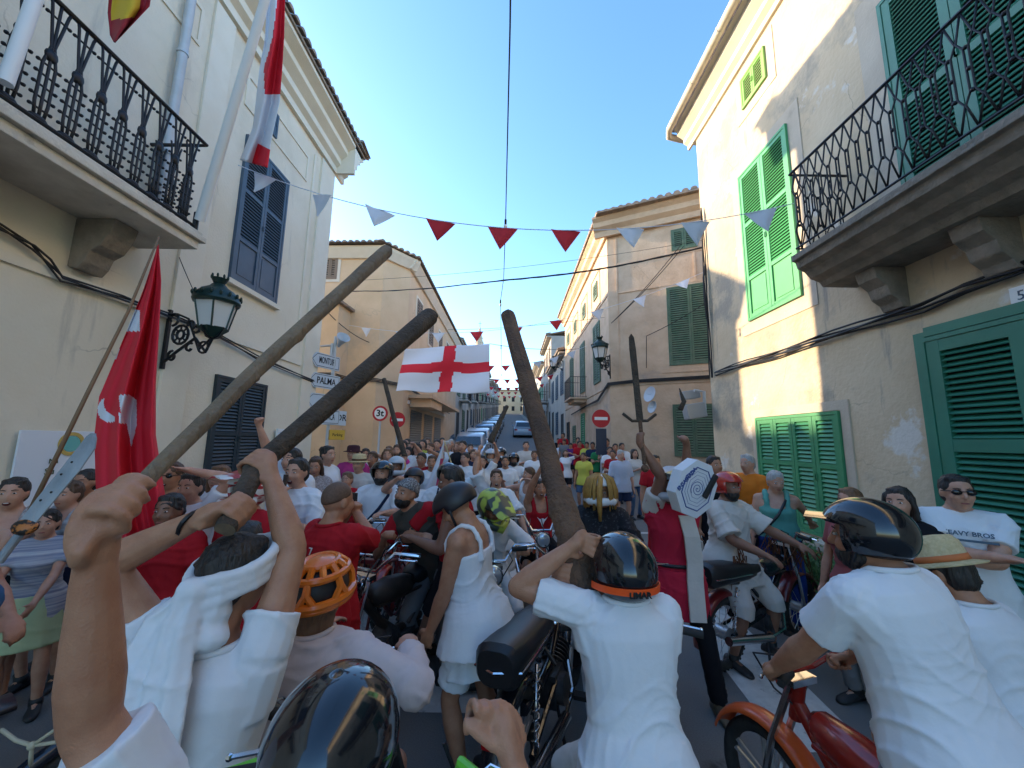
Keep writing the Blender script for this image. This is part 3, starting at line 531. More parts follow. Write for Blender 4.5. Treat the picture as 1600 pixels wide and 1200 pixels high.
M_shoe=mat('dark_shoe',(.02,.02,.022),.6); M_shoeb=mat('worn_boot',(.20,.15,.10),.8,col2=(.12,.09,.06),nscale=9); M_sun=mat('sunglasses',(.006,.006,.008),.1); M_straw=mat('straw',(.62,.50,.28),.85,col2=(.48,.37,.19),nscale=60,bump=.4)
SECT=[(-.13,.13,.09,-.01),(-.06,.165,.114,-.012),(.02,.168,.116,-.012),(.12,.148,.10,0),(.22,.148,.10,.008),(.32,.165,.112,.008),(.40,.176,.108,0),(.455,.165,.085,-.012),(.50,.095,.06,-.015),(.54,.058,.055,-.005)]
def torso(mb,P,U,Rt,Fw,s,e,t0,t1,fat,fem,n=20,flare=0,hem=0,eb=None):
    rings=[]; T=[q[0] for q in SECT]
    ts=sorted(set([t0,t1]+[t for t in T if t0<t<t1]+[t0+(t1-t0)*.06]))
    if t0<T[0]: ts=sorted(set(ts+[t0*.5]))
    for t in ts:
        tt=max(t,T[0]+.07) if t<T[1] and flare is not None and e>0 else t
        hw=np.interp(tt,T,[q[1] for q in SECT]); hd=np.interp(tt,T,[q[2] for q in SECT]); yo=np.interp(tt,T,[q[3] for q in SECT])
        bf=math.exp(-((t-.10)/.14)**2)*fat; hw*=1+bf*.9; hd*=1+bf*1.6; yo+=bf*.03
        hw*=1+.25*fat*(t>.1); hd*=1+.2*fat*(t>.1)
        if fem: hw*= .90+.12*math.exp(-((t+.03)/.09)**2); hd*=1+.25*math.exp(-((t-.32)/.07)**2); yo+=.02*math.exp(-((t-.32)/.07)**2)
        ee=e
        if t<.08 and e>.0125: ee+=flare*max(0,(.08-t))/.3+.016*min(1,max(0,(.1-t)/.1))
        hw=hw+ee; hd=hd+ee
        rings.append([P+(U*t+Rt*hw*abs(math.cos(a))**.85*math.copysign(1,math.cos(a))+Fw*(hd*abs(math.sin(a))**.85*math.copysign(1,math.sin(a))+yo))*s for a in [2*PI*k/n for k in range(n)]])
    mb.loft(rings)
def shell(o,c,M,r,m,parent,name,az=60,el=(-90,22),zmin=-55,n=28,mm=18,th=.018,bump_=None,s=1,squash=None):
    """helmet shell: ellipsoid minus a face opening, given real thickness"""
    vs=[];fs=[];idx={}
    for i in range(mm+1):
        e=zmin+(90-zmin)*i/mm
        for k in range(n):
            a=2*PI*k/n; er=R(min(e,89.5)); x=r[0]*math.cos(er)*math.sin(a); y=r[1]*math.cos(er)*math.cos(a); z=r[2]*math.sin(er)
            if squash: x,y,z=squash(x,y,z)
            vs.append(c+M@V((x,y,z))*s)
    for i in range(mm):
        e=zmin+(90-zmin)*(i+.5)/mm
        for k in range(n):
            a=((k+.5)*360/n+180)%360-180
            if abs(a)<az and el[0]<e<el[1]: continue
            fs.append((i*n+k,i*n+(k+1)%n,(i+1)*n+(k+1)%n,(i+1)*n+k))
    b=MB(); b.add(vs,fs); ob=b.build(name,m,parent,smooth=True); q=ob.modifiers.new('t','SOLIDIFY'); q.thickness=th*s; q.offset=-1; return ob
def band(c,M,rx,ry,z,m,parent,name,a0=0,a1=360,w_=.006,h=.02,tilt=0,s=1,n=32):
    b=MB(); rg=[]
    for k in range(n+1):
        a=R(a0+(a1-a0)*k/n); x=math.sin(a);y=math.cos(a); zz=z-tilt*y
        rg.append([c+M@V((x*(rx+d),y*(ry+d),zz+q))*s for d,q in((0,-h/2),(w_,-h/2),(w_,h/2),(0,h/2))])
    b.loft(rg,a1-a0<360,a1-a0>=360); return b.build(name,m,parent,smooth='a')
PCNT=[0]
def person(label,x,y,yaw,s=1.0,z=None,pel=None,lean=(0,0),head=(0,0,0),lh=None,rh=None,le=None,re=None,lf=None,rf=None,lk=None,rk=None,lhk='relax',rhk='relax',lax=None,rax=None,gr=.02,
           top='tshirt',tm=None,bot='shorts',bm=None,hair='short',hc='black',hat=None,skin='tan',fat=0,fem=0,mouth=0,beard=0,shades=0,vox=None,shoes=M_shoe,group=None,fold=None,nk=0,sr=0,lsh=None,pn=None,lp=None,rp=None,len_=None,wlen=None):
    PCNT[0]+=1; seed=PCNT[0]*1.37
    z=gz(y) if z is None else z; base=V((x,y,z)); dist=math.hypot(x,y)
    vox=vox or (.0105 if dist<2.2 else .0125 if dist<4.6 else .017 if dist<8 else .024 if dist<13 else .032)
    if fold is None: fold=.010 if dist<3.5 else .009 if dist<8 else .005
    Mz=Matrix.Rotation(R(yaw),3,'Z'); Lc=lambda p:base+Mz@(V(p)*s)
    def tgt(p,d): 
        if p is None: return Lc(d)
        if isinstance(p,Vector): return p.copy()
        return Lc(p)
    t=thing('person',label,'person',base,group)
    ph=V(pel) if pel is not None and hasattr(pel,'__len__') else V((0,0,pel if pel else .93)); P=Lc(ph)
    Ms=Mz@Matrix.Rotation(R(-lean[0]),3,'X')@Matrix.Rotation(R(lean[1]),3,'Y'); Rt=Ms@V((1,0,0));Fw=Ms@V((0,1,0));U=Ms@V((0,0,1))
    B=MB(); torso(B,P,U,Rt,Fw,s,0,-.13,.54,fat,fem)
    # head
    Mh=Matrix.Rotation(R(yaw),3,'Z')@Matrix.Rotation(R(head[0]),3,'Z')@Matrix.Rotation(R(-lean[0]*.35-head[1]),3,'X')@Matrix.Rotation(R(lean[1]*.5+head[2]),3,'Y')
    N=P+U*.50*s; hcn=N+(U*(.058+nk)+Fw*.012+Mh@V((0,.015,.082)))*s; hu=Mh@V((0,0,1))
    B.tube([N-U*.03*s,N+U*.05*s,hcn-hu*.04*s],[.068*s*(1+fat*.4),.056*s*(1+fat*.4),.054*s*(1+fat*.3)],12)
    HD=lambda p:hcn+Mh@(V(p)*s)
    B.sph(HD((0,-.008,.025)),V((.076,.097,.095))*s,Mh,16,10); B.sph(HD((0,.024,-.035)),V((.063,.070,.085))*s,Mh,14,8); B.sph(HD((0,.045,-.088)),V((.035,.035,.026))*s,Mh,10,6)
    capsule(B,[HD((0,.088,.018)),HD((0,.106,-.022))],[.010*s,.015*s],8)
    for q in(-1,1): B.sph(HD((q*.078,-.004,-.005)),V((.012,.020,.032))*s,Mh,8,6); B.sph(HD((q*.034,.060,-.025)),V((.030,.030,.028))*s,Mh,8,6)
    # arms
    hips={}
    ARM={}; GR={}
    sh_r=.05*(1+fat*.3)
    for side,key,hk,hx,pk,eh in((-1,lh,lhk,lax,lp,le),(1,rh,rhk,rax,rp,re)):
        T_=tgt(key,(side*.27,.06,.78)); 
        dd=(T_-(P+U*.43*s)).normalized(); up=max(0,dd.dot(U)); fwd=max(0,dd.dot(Fw))
        Sh=P+(U*(.437+(.05+sr)*up)+Rt*side*(.172-.025*up)*(1+.2*fat)*(.92 if fem else 1)+Fw*(-.01+.03*fwd))*s
        if lsh is not None and side<0: Sh=lsh
        hint=(Mz@V(eh)) if eh is not None else (Rt*side*.5-Fw*.6-V((0,0,1))*.5)
        E,T_=ik(Sh,T_,.285*s,.255*s,hint); fd=(T_-E).normalized()
        a_=s*(1+fat*.35)*(.86 if fem else 1.05)
        B.sph(Sh,.060*a_,n=12,m=8); B.tube([N-U*.02*s+Rt*side*.03*s,N-U*.035*s+Rt*side*.09*s,Sh+U*.005*s],[.05*s,.052*s,.052*a_],10)
        B.tube([P+(U*.38+Rt*side*.12)*s,Sh],[.075*s,.058*a_],10)
        capsule(B,[Sh,Sh.lerp(E,.35),Sh.lerp(E,.7),E],[.054*a_,.052*a_,.045*a_,.040*a_])
        capsule(B,[E,E.lerp(T_,.25),E.lerp(T_,.6),T_],[.040*a_,.045*a_,.037*a_,.027*a_])
        pnv=pk if pk is not None else (-Rt*side if abs(fd.z)>.6 else V((0,0,-1))); 
        GR[side]=hand(B,T_,fd,pnv if abs(V(pnv).normalized().dot(fd))<.97 else Fw,side,hk,hx,gr,s*(1 if vox<.02 else 1.25))
        ARM[side]=(Sh,E,T_,a_)
    # legs
    LEG={}
    for side,ft,kh in((-1,lf,lk),(1,rf,rk)):
        Fo=tgt(ft,(side*.12,0,.0)); An=Fo+V((0,0,.085*s)); Hj=P+Rt*side*.09*s-V((0,0,.02*s))
        K,An=ik(Hj,An,.43*s,.42*s,Mz@V(kh) if kh is not None else Mz@V((side*.25,1,0)))
        a_=s*(1+fat*.35); capsule(B,[Hj,Hj.lerp(K,.4),Hj.lerp(K,.8),K],[.086*a_,.078*a_,.058*a_,.052*a_]); capsule(B,[K,K.lerp(An,.3),K.lerp(An,.65),An],[.050*a_,.056*a_,.042*a_,.034*a_])
        LEG[side]=(Hj,K,An,a_); fw=Mz@V((side*.12,1,0)).normalized(); fz=V((0,0,1)); g=An-fz*.085*s
        capsule(B,[An-fz*.03*s,g+fz*.035*s+fw*.09*s],[.034*s,.028*s]); 
        if shoes:
            b=MB(); rg=[]
            for q,wd,h in((-.085,.022,.05),(-.07,.036,.085),(-.02,.042,.095),(.04,.042,.075),(.10,.048,.058),(.155,.042,.045),(.185,.022,.032)):
                c=g+fw*q*s; r_=fw.cross(fz); rg.append([c+(r_*wd*math.cos(a)+fz*(h*.5+h*.5*math.sin(a)))*s for a in [2*PI*k/12 for k in range(12)]])
            b.loft(rg); b.tube([An-fz*.03*s,An+(K-An).normalized()*.03*s],[.045*s,.044*s],10); b.build('boot' if shoes is M_shoeb else 'shoe',shoes,t,smooth=True)
    body=remesh(B,'body',SK[skin],t,vox,2 if vox>.0085 else 3 if vox<.006 else 2)
    # clothes
    if top:
        C=MB(); loose={'tshirt':.018,'shirt':.022,'tank':.010,'dress':.016,'tunic':.03,'vest':.02}[top]; t0={'tshirt':-.15,'shirt':-.17,'tank':-.12,'dress':-.16,'tunic':-.2,'vest':-.14}[top]
        if wlen is not None: t0=wlen
        t1=.515 if top not in('tank','dress') else .36
        torso(C,P,U,Rt,Fw,s,loose,t0,t1,fat,fem,24,flare=.05 if top in('tshirt','shirt') else .12 if top in('tunic','dress') else 0)
        if top=='tshirt': band
        for side in(-1,1):
            Sh,E,T_,a_=ARM[side]
            if top in('tank','dress'):
                C.tube([P+(U*.33+Rt*side*.095+Fw*.115)*s,P+(U*.42+Rt*side*.095+Fw*.115)*s,P+(U*.485+Rt*side*.10+Fw*.07)*s,P+(U*.522+Rt*side*.10-Fw*.005)*s,P+(U*.50+Rt*side*.10-Fw*.075)*s,P+(U*.42+Rt*side*.10-Fw*.115)*s,P+(U*.31+Rt*side*.10-Fw*.115)*s],[.018*s]*7 if top=='dress' else [.032*s]*7,8); continue
            C.tube([N-U*.030*s+Rt*side*.02*s,N-U*.040*s+Rt*side*.09*s,Sh+U*.005*s],[.062*s,.068*s,.068*a_],12); C.tube([P+(U*.36+Rt*side*.12)*s,Sh],[.085*s,.072*a_],12)
            if top=='vest': continue
            k=len_ if len_ is not None else {'tshirt':.62,'shirt':1.0,'tunic':.9}[top]
            if k<=1: 
                Q=Sh.lerp(E,k); C.sph(Sh,.066*a_,n=12,m=8); C.tube([Sh,Sh.lerp(Q,.5),Q],[.071*a_,.070*a_,.072*a_ if top!='tunic' else .10*a_],14)
            else:
                C.sph(E,.072*a_,n=12,m=8); C.sph(Sh,.066*a_,n=12,m=8); C.tube([Sh,Sh.lerp(E,.6),E,E.lerp(T_,(k-1)*.6),E.lerp(T_,k-1)],[.074*a_,.070*a_,.068*a_,.066*a_,.058*a_],14)
        if top=='dress': 
            rings=[]
            for q,(hw,hd) in((.02,(.18,.145)),(-.11,(.195,.165)),(-.21,(.215,.18)),(-.29,(.235,.195))): rings.append([P+(Rt*hw*(1+.05*math.sin(k*2.1))*math.cos(2*PI*k/36)+Fw*hd*(1+.05*math.sin(k*2.1))*math.sin(2*PI*k/36))*s+V((0,0,q*s)) for k in range(36)])
            C.loft(rings)
        if top=='tunic':
            rings=[]
            for q,(hw,hd) in((.02,(.21,.17)),(-.2,(.24,.21)),(-.45,(.27,.26))): rings.append([P+(Rt*hw*math.cos(2*PI*k/24)+Fw*hd*math.sin(2*PI*k/24))*s+V((0,0,q*s)) for k in range(24)])
            if pel is None: C.loft(rings)
            else:
                for side in(-1,1): Hj,K,An,a_=LEG[side]; C.tube([Hj,K,K.lerp(An,.12)],[.13*s,.095*s,.09*s],14)
        if dist<3 and top in('tshirt','shirt'):
            b=MB(); b.tube([P+(U*(.527+.012*math.sin(q))+Rt*.085*math.cos(q)+Fw*(-.018+.073*math.sin(q))-U*.035*max(0,math.sin(q)))*s for q in [2*PI*k/28 for k in range(28)]],.010*s,8,closed=True); b.build('collar',tm or W1,t,smooth=True)
        remesh(C,{'tshirt':'t_shirt','shirt':'shirt','tank':'tank_top','dress':'sundress','tunic':'tunic','vest':'vest'}[top],tm or W1,t,vox,2,fold*s*(1.5 if top in('shirt','tunic') else 1),seed)
    if bot:
        C=MB(); torso(C,P,U,Rt,Fw,s,.012,-.12,.06,fat,fem,20)
        if bot=='skirt':
            C.loft([[P+(Rt*hw*math.cos(2*PI*k/30)*(1+.06*math.sin(k*2.1))+Fw*hw*.85*math.sin(2*PI*k/30))*s+V((0,0,q*s)) for k in range(30)] for q,hw in((.06,.17),(-.08,.21),(-.36,.26))])
        else:
            for side in(-1,1):
                Hj,K,An,a_=LEG[side]
                if bot=='shorts': Q=Hj.lerp(K,.82); C.tube([Hj,Hj.lerp(K,.4),Q],[.104*a_,.098*a_,.092*a_],14); C.sph(Hj,.104*a_,n=12,m=8)
                elif bot=='minishorts': C.tube([Hj,Hj.lerp(K,.35)],[.104*a_,.098*a_],14); C.sph(Hj,.104*a_,n=12,m=8)
                else: C.sph(Hj,.10*a_,n=12,m=8); capsule(C,[Hj,Hj.lerp(K,.4),K],[.10*a_,.09*a_,.072*a_]); C.tube([K,K.lerp(An,.3),K.lerp(An,.96)],[.070*a_,.068*a_,.062*a_],14)
        remesh(C,{'shorts':'shorts','minishorts':'shorts','skirt':'skirt','pants':'trousers'}[bot],bm or BLK,t,max(vox,.011),2,fold*s*.8,seed+2)
    # face
    fdir=Mh@V((0,1,0)); fc=fdir.dot((C0-hcn).normalized())
    if fc>-.25 and dist<20:
        for q in(-1,1):
            if not shades:
                b=MB(); b.sph(HD((q*.031,.0815,.010)),V((.0125,.010,.0052))*s,Mh,8,6); e=b.build('eye',M_eyew if dist<9 else M_eyed,t,smooth=True)
                if dist<9: b=MB(); b.sph(HD((q*.031,.0885,.010)),V((.0065,.0045,.0052))*s,Mh,8,6); b.build('iris',M_eyed,e,smooth=True)
            b=MB(); b.tube([HD((q*.014,.0905,.031)),HD((q*.03,.0885,.036)),HD((q*.048,.077,.032))],[.0028*s,.0034*s,.002*s],6); b.build('eyebrow',M_brow if hc!='grey' else HC['grey'],t,smooth=True)
        if mouth: 
            b=MB(); b.sph(HD((0,.083,-.066)),V((.022,.012,.008+.012*mouth))*s,Mh,12,8); mo=b.build('mouth',M_mouth,t,smooth=True); b=MB(); b.sph(HD((0,.089,-.066+.006*mouth+.002)),V((.016,.007,.004))*s,Mh,8,6); b.build('teeth',M_teeth,mo,smooth=True)
        else: b=MB(); b.sph(HD((0,.086,-.062)),V((.022,.009,.006))*s,Mh,10,6); b.build('mouth',M_lip,t,smooth=True)
    if beard:
        b=MB(); b.sph(HD((0,.028,-.062)),V((.067,.072,.060))*s,Mh,16,10); b.sph(HD((0,.083,-.042)),V((.028,.014,.007))*s,Mh,10,6)
        ob=remesh(b,'beard',HC[hc] if hair!='none' else HC['black'],t,.010*s,1,.004,seed,60)
        if not mouth: pass
    if shades:
        b=MB(); 
        for q in(-1,1): b.sph(HD((q*.034,.088,.010)),V((.029,.010,.019))*s,Mh,12,8); b.tube([HD((q*.060,.078,.016)),HD((q*.082,.02,.012)),HD((q*.082,-.01,.008))],.003*s,5)
        b.tube([HD((-.02,.1,.016)),HD((.02,.1,.016))],.003*s,5); b.build('sunglasses',M_sun,t,smooth=True)
    # hair
    if hair in('short','long','bob','bun') and hat not in('open','full','skate','climb','mx'):
        b=MB(); Mt=Mh@Matrix.Rotation(R(33),3,'X'); b.sph(HD((0,-.018,.030)),V((.084,.100,.100))*s,Mt,20,12,zmin=-.42)
        b.sph(HD((0,-.045,-.015)),V((.078,.066,.078))*s,Mh,16,8)
        for q in range(7): a=(q-3)*.33; b.sph(HD((.055*math.sin(a),.058*math.cos(a)-.01,.092)),.024*s,n=8,m=5)
        if hair in('long','bob'):
            ln=-.30 if hair=='long' else -.14; 
            b.loft([[HD((.088*wq*math.cos(a),-.035+.06*wq*math.sin(a)*(.7),zq)) for a in [2*PI*k/14 for k in range(14)]] for zq,wq in((.05,1.0),(-.05,1.08),(-.13,1.05),(ln,.75 if hair=='long' else 1.1))])
            for q in(-1,1): capsule(b,[HD((q*.075,.02,.05)),HD((q*.088,.01,-.03)),HD((q*.085,.0,-.12)),HD((q*.08,-.01,ln+.04))],[.018*s,.022*s,.025*s,.016*s],8)
        if hair=='bun': b.sph(HD((0,-.11,.07)),.045*s,n=10,m=6)
        remesh(b,'hair',HC[hc],t,(.011 if dist<5 else .014 if dist<10 else .018)*s,1,.007*s,seed,26)
    if hair=='shaved' and not hat:
        b=MB(); b.sph(HD((0,-.014,.034)),V((.0765,.096,.092))*s,Mh@Matrix.Rotation(R(22),3,'X'),20,10,zmin=-.1); b.build('hair',HC['shaved'],t,smooth=True)
    return t,HD,Mh,hcn,dict(ARM=ARM,LEG=LEG,P=P,U=U,Rt=Rt,Fw=Fw,s=s,N=N,Mz=Mz,base=base,vox=vox,GR=GR)
def helmet(pr,kind,m,m2=None,s=1.0,peak=True,vents=False,strap=True):
    t,HD,Mh,c,K=pr; s=s*K['s']; Mt=Mh@Matrix.Rotation(R(4),3,'X'); h=HD((0,-.010,.028))
    if kind=='open':
        ob=shell(None,h,Mt,(.126,.150,.128),m,t,'helmet',az=62,el=(-90,14),zmin=-38,s=s)
    if kind=='skate':
        ob=shell(None,h,Mt,(.120,.148,.118),m,t,'helmet',az=75,el=(-90,2),zmin=-22,s=s)
        b=MB()
        for a in(-40,-14,14,40): 
            for e in(35,60): 
                d=Mt@V((math.sin(R(a))*math.cos(R(e)),math.cos(R(a))*math.cos(R(e)),math.sin(R(e)))); d2=V((d.x*.121,d.y*.13,d.z*.117)); b.sph(h+d2*s*.985,(.010*s,.010*s,.010*s),n=8,m=5)
        b.build('vent',M_dark,ob,smooth=True)
    if kind in('full','mx'):
        ob=shell(None,h,Mt,(.132,.155,.138),m,t,'helmet',az=58,el=(-30,20),zmin=-58,s=s)
        b=MB(); b.tube([h+Mt@V(p)*s for p in((-.125,.04,-.085),(-.095,.115,-.095),(0,.165 if kind=='full' else .20,-.095),(.095,.115,-.095),(.125,.04,-.085))],[.028*s,.034*s,.036*s,.034*s,.028*s],10); b.build('chin_bar',m2 or m,ob,smooth=True)
        if kind=='mx' or peak:
            b=MB(); b.loft([[h+Mt@V(p)*s for p in((-wd,y,z),(-wd*.5,y,z+.02),(wd*.5,y,z+.02),(wd,y,z),(wd*.5,y,z+.008),(-wd*.5,y,z+.008))] for wd,y,z in((.10,.06,.115),(.10,.15,.085),(.085,.24,.075),(.06,.27,.07))]); b.build('peak',m2 or m,ob,smooth='a')
        if kind=='full': 
            pass
    if peak and kind=='open' :
        b=MB(); b.loft([[h+Mt@V(p)*s for p in((-wd,y,z),(0,y+.015,z+.012),(wd,y,z),(0,y+.015,z+.004))] for wd,y,z in((.105,.105,.04),(.09,.185,.035))]); b.build('peak',m2 or m,ob,smooth='a')
    if strap and kind in('open','skate'):
        b=MB()
        for q in(-1,1): b.tube([h+Mt@V(p)*s for p in((q*.118,.01,-.03),(q*.088,.03,-.08),(q*.04,.055,-.145),(0,.06,-.152))],.008*s,5)
        b.build('chin_strap',M_hm,ob,smooth=True)
    return ob
def sunhat(pr,m,mband,s=1,brim=.17,name='hat',h=.10,dz=.045):
    t,HD,Mh,c,K=pr; s=s*K['s']; b=MB(); q=HD((0,-.015,dz)); ax=Mh@V((0,0,1)); 
    b.lathe(q,ax,[(brim*.98,-.012),(brim,-.006),(.10,.006),(.096,h*.75),(.075,h),(.02,h+.006),(.0,h+.006),(.0,h-.002),(.085,h*.7),(.09,-.004)],28)
    vs=b.v; o=b.build(name,m,t,smooth=True)
    if mband: b=MB(); b.lathe(q,ax,[(.098,.008),(.103,.008),(.101,.035),(.096,.035)],28,True); b.build('hat_band',mband,o,smooth=True)
    return o
# ---------- vehicles ----------
def arc(c,r,a0,a1,n,yz=True): return [V((c[0],c[1]+r*math.cos(R(a0+(a1-a0)*i/n)),c[2]+r*math.sin(R(a0+(a1-a0)*i/n)))) for i in range(n+1)]
M_tyre=mat('rubber_tyre',(.018,.018,.018),.85,col2=(.04,.037,.034),nscale=12,bump=.3); M_alu=mat('cast_aluminium',(.55,.55,.56),.4,metal=.7); M_eng=mat('engine_metal',(.14,.14,.15),.5,metal=.7,col2=(.05,.05,.05),nscale=8)
M_seat=mat('black_vinyl',(.015,.015,.017),.4,bump=.08,bscale=200); M_grip=mat('rubber_grip',(.02,.02,.02),.8); M_lens=mat('lamp_lens',(.55,.6,.65),.08,metal=.5); M_taill=mat('red_reflector',(.40,.01,.01),.2)
P_red=mat('red_paint_metal',(.40,.025,.015),.25,coat=.5,col2=(.30,.02,.012),nscale=4); P_dred=mat('dark_red_paint',(.16,.012,.014),.3,coat=.4); P_blk=mat('black_paint_metal',(.012,.013,.018),.22,coat=.5); P_or=mat('orange_paint_metal',(.65,.10,.02),.3,coat=.4); P_wh=mat('white_enamel',(.65,.65,.63),.3,coat=.3); P_tq=mat('turquoise_paint',(.03,.30,.32),.35,coat=.3); P_gn=mat('lime_plastic',(.15,.55,.04),.35)
def vehicle(name,label,cat,x,y,yaw,s=1.0,lean=0,z=0,pedal=False,paint=P_blk,paint2=None,seatm=M_seat,cast=True,bars=1.0,steer=0,long_seat=True,tank=True,knob=False,light=True,z0=None,tall=0,fur=None,rack=False,hbm=None):
    T=Matrix.Translation((x,y,gz(y)+z))@Matrix.Rotation(R(yaw),4,'Z')@Matrix.Rotation(R(lean),4,'Y')@Matrix.Scale(s,4)
    t=thing(name,label,cat,(x,y,gz(y)+z)); r=.34 if pedal else .285; tw=.022 if pedal else .036; wb=.52 if pedal else .58; p2=paint2 or paint
    TSt=T@Matrix.Translation((0,.40,.85))@Matrix.Rotation(R(steer),4,'Z')@Matrix.Translation((0,-.40,-.85))
    for k,(wy,Tw) in enumerate(((-wb,T),(wb+.02,TSt))):
        b=MB(Tw); c=V((0,wy,r))
        ring=[c+V((0,(r-tw-.01)*math.cos(a),(r-tw-.01)*math.sin(a))) for a in [2*PI*i/32 for i in range(32)]]
        b.tube(ring,.014 if pedal else .02,6,closed=True); b.tube([c-V((.05,0,0)),c+V((.05,0,0))],.028 if pedal else .055,12)
        if cast and not pedal:
            for i in range(5):
                a=2*PI*i/5+.3
                for q in(-.12,.12): b.tube([c+V((0,.04*math.cos(a+q*3),.04*math.sin(a+q*3))),c+V((0,(r-tw-.02)*math.cos(a+q),(r-tw-.02)*math.sin(a+q)))],.012,5)
        else:
            for i in range(18): a=2*PI*i/18; b.tube([c+V(((-1)**i*.03,.02*math.cos(a+.5),.02*math.sin(a+.5))),c+V((0,(r-tw-.02)*math.cos(a),(r-tw-.02)*math.sin(a)))],.0028,3)
        wh=b.build('wheel',M_alu,t,smooth='a'); b=MB(Tw); b.tube([c+V((0,(r-tw)*math.cos(a),(r-tw)*math.sin(a))) for a in [2*PI*i/40 for i in range(40)]],tw,10,closed=True)
        if knob:
            for i in range(40):
                a=2*PI*i/40
                for q in(-1,1): b.box(-.008,.008,-.008,.008,-.006,.008,T=Matrix.Translation(c+V((q*.018,(r-.002)*math.cos(a),(r-.002)*math.sin(a))))@Matrix.Rotation(a-PI/2,4,'X'))
        b.build('tyre',M_tyre,wh,smooth='a')
    b=MB(T); hy,hz=.40,.86
    if pedal:
        st=V((0,-.14,.86)); bb=V((0,-.05,.30)); h1=V((0,hy-.02,hz)); h2=V((0,hy+.02,hz-.14)); ra=V((0,-wb,r))
        b.tube([bb,st],.017,8); b.tube([bb,h2],.02,8); b.tube([st-V((0,0,.1)),h1],.017,8); b.tube([h1+V((0,0,.03)),h2],.022,8)
        for q in(-.05,.05): b.tube([bb+V((q*.5,0,0)),ra+V((q,0,0)),st+V((q*.4,0,-.08))],.009,6)
    else:
        b.tube([(0,hy,hz+.02),(0,hy+.04,hz-.16)],.03,10); b.tube([(0,hy+.02,hz-.08),(0,.22,.55),(0,.05,.42),(0,-.15,.40),(0,-wb+.1,.42)],.032,10)
        for q in(-1,1): b.tube([(q*.05,-.05,.44),(q*.07,-.32,.66),(q*.07,-.60,.70)],.015,8); b.tube([(q*.06,-.08,.36),(q*.075,-wb,r)],.016,8); b.tube([(q*.07,-.32,.66),(q*.06,hy-.1,.68)],.013,8)
    b.build('frame',paint,t,smooth='a')
    b=MB(TSt)
    for q in(-1,1): b.tube([(q*.055,wb+.02,r),(q*.055,wb-.05,.56),(q*.05,hy,hz+.04)],.012 if pedal else .018,8)
    b.box(-.08,.08,hy-.03,hy+.03,hz+.02,hz+.05)
    b.build('fork',M_chrome if not pedal else p2,t,smooth='a')
    b=MB(TSt); w_=.33*bars; hz2=hz+.16+tall; pts=[(-w_,hy-.16,hz2),(-w_*.55,hy-.08,hz2+.02),(-.10,hy,hz+.08),(.10,hy,hz+.08),(w_*.55,hy-.08,hz2+.02),(w_,hy-.16,hz2)]; b.tube(pts,.012,8); hb=b.build('handlebar',hbm or M_chrome,t,smooth='a')
    for q in(-1,1):
        b=MB(TSt); b.tube([(q*w_,hy-.165,hz2),(q*(w_-.11),hy-.13,hz2+.006)],.018,10); b.build('grip',M_grip,hb,smooth='a')
        b=MB(TSt); b.tube([(q*(w_-.12),hy-.10,hz2),(q*(w_-.09),hy-.05,hz2-.005),(q*(w_+.02),hy-.09,hz2-.01)],.006,6); b.sph((q*(w_+.02),hy-.09,hz2-.01),.009,n=6,m=4); b.build('brake_lever',M_chrome,hb,smooth='a')
    b=MB(TSt)
    for k in range(3): b.tube([(-.12+.12*k,hy+.0,hz2),(-.15+.15*k,hy+.12,hz+.12),(-.05+.05*k,hy+.10,hz-.05),(0,hy-.05,hz-.12)],.005,5)
    b.build('cable',M_rope,t)
    # fenders
    for (wy,a0,a1,Tw) in((-wb,30,190,T),(wb+.02,20,160,TSt)):
        if pedal and wy>0: continue
        b=MB(Tw); fw=.035 if pedal else .062; pts=arc((0,wy,r),r+.025,a0,a1,16); b.loft([[V((fw*math.cos(g),0,0))+(p-V((0,wy,r)))*(1+.10*math.sin(g)*(1 if sg else 1)-sg*.02)+V((0,wy,r)) for g,sg in [(PI*k/8,0) for k in range(9)]+[(PI-PI*k/8,1) for k in range(9)]] for p in pts]); b.build('fender',p2,t,smooth='a')
    if not pedal:
        b=MB(T); ln=.72 if long_seat else .36; y1=-.10
        rg=[]; 
        for q,wd,h in((0,.06,.03),(.06,.095,.06),(.3,.115,.075),(.7,.12,.085),(.95,.115,.10),(1.0,.09,.075)):
            yy=y1-ln*q; rg.append([(wd*math.copysign(abs(math.cos(a))**.6,math.cos(a)),yy,.745+.03*q+h*math.copysign(abs(math.sin(a))**.7,math.sin(a))) for a in [2*PI*k/18 for k in range(18)]])
        b.loft(rg); st=b.build('seat',seatm,t,smooth='a')
        b=MB(T); b.tube([(-.118,y1-ln*.3,.745),(-.122,y1-ln*.7,.755),(-.118,y1-ln*.95,.76),(0,y1-ln*1.02,.765),(.118,y1-ln*.95,.76),(.122,y1-ln*.7,.755),(.118,y1-ln*.3,.745)],.006,5); b.build('trim',M_chrome,st,smooth='a')
        if tank:
            b=MB(T); b.loft([[(wd*math.cos(a),yy,.70+zz+h*math.sin(a)) for a in [2*PI*k/16 for k in range(16)]] for yy,wd,h,zz in((.34,.03,.04,.05),(.30,.075,.075,.04),(.15,.10,.09,.03),(0,.095,.08,.02),(-.12,.05,.05,.01))]); b.build('fuel_tank',paint,t,smooth=True)
        b=MB(T); b.box(-.07,.07,-.12,.12,.22,.40); b.tube([(0,.05,.36),(0,.20,.44)],.055,14)
        for k in range(6): b.disc((0,.08+.022*k,.375+.013*k),(0,.86,.5),.085,.006,16)
        b.disc((.085,-.03,.30),(1,0,0),.085,.05,20); b.disc((-.085,-.03,.30),(1,0,0),.075,.04,20); b.build('engine',M_eng,t,smooth='a')
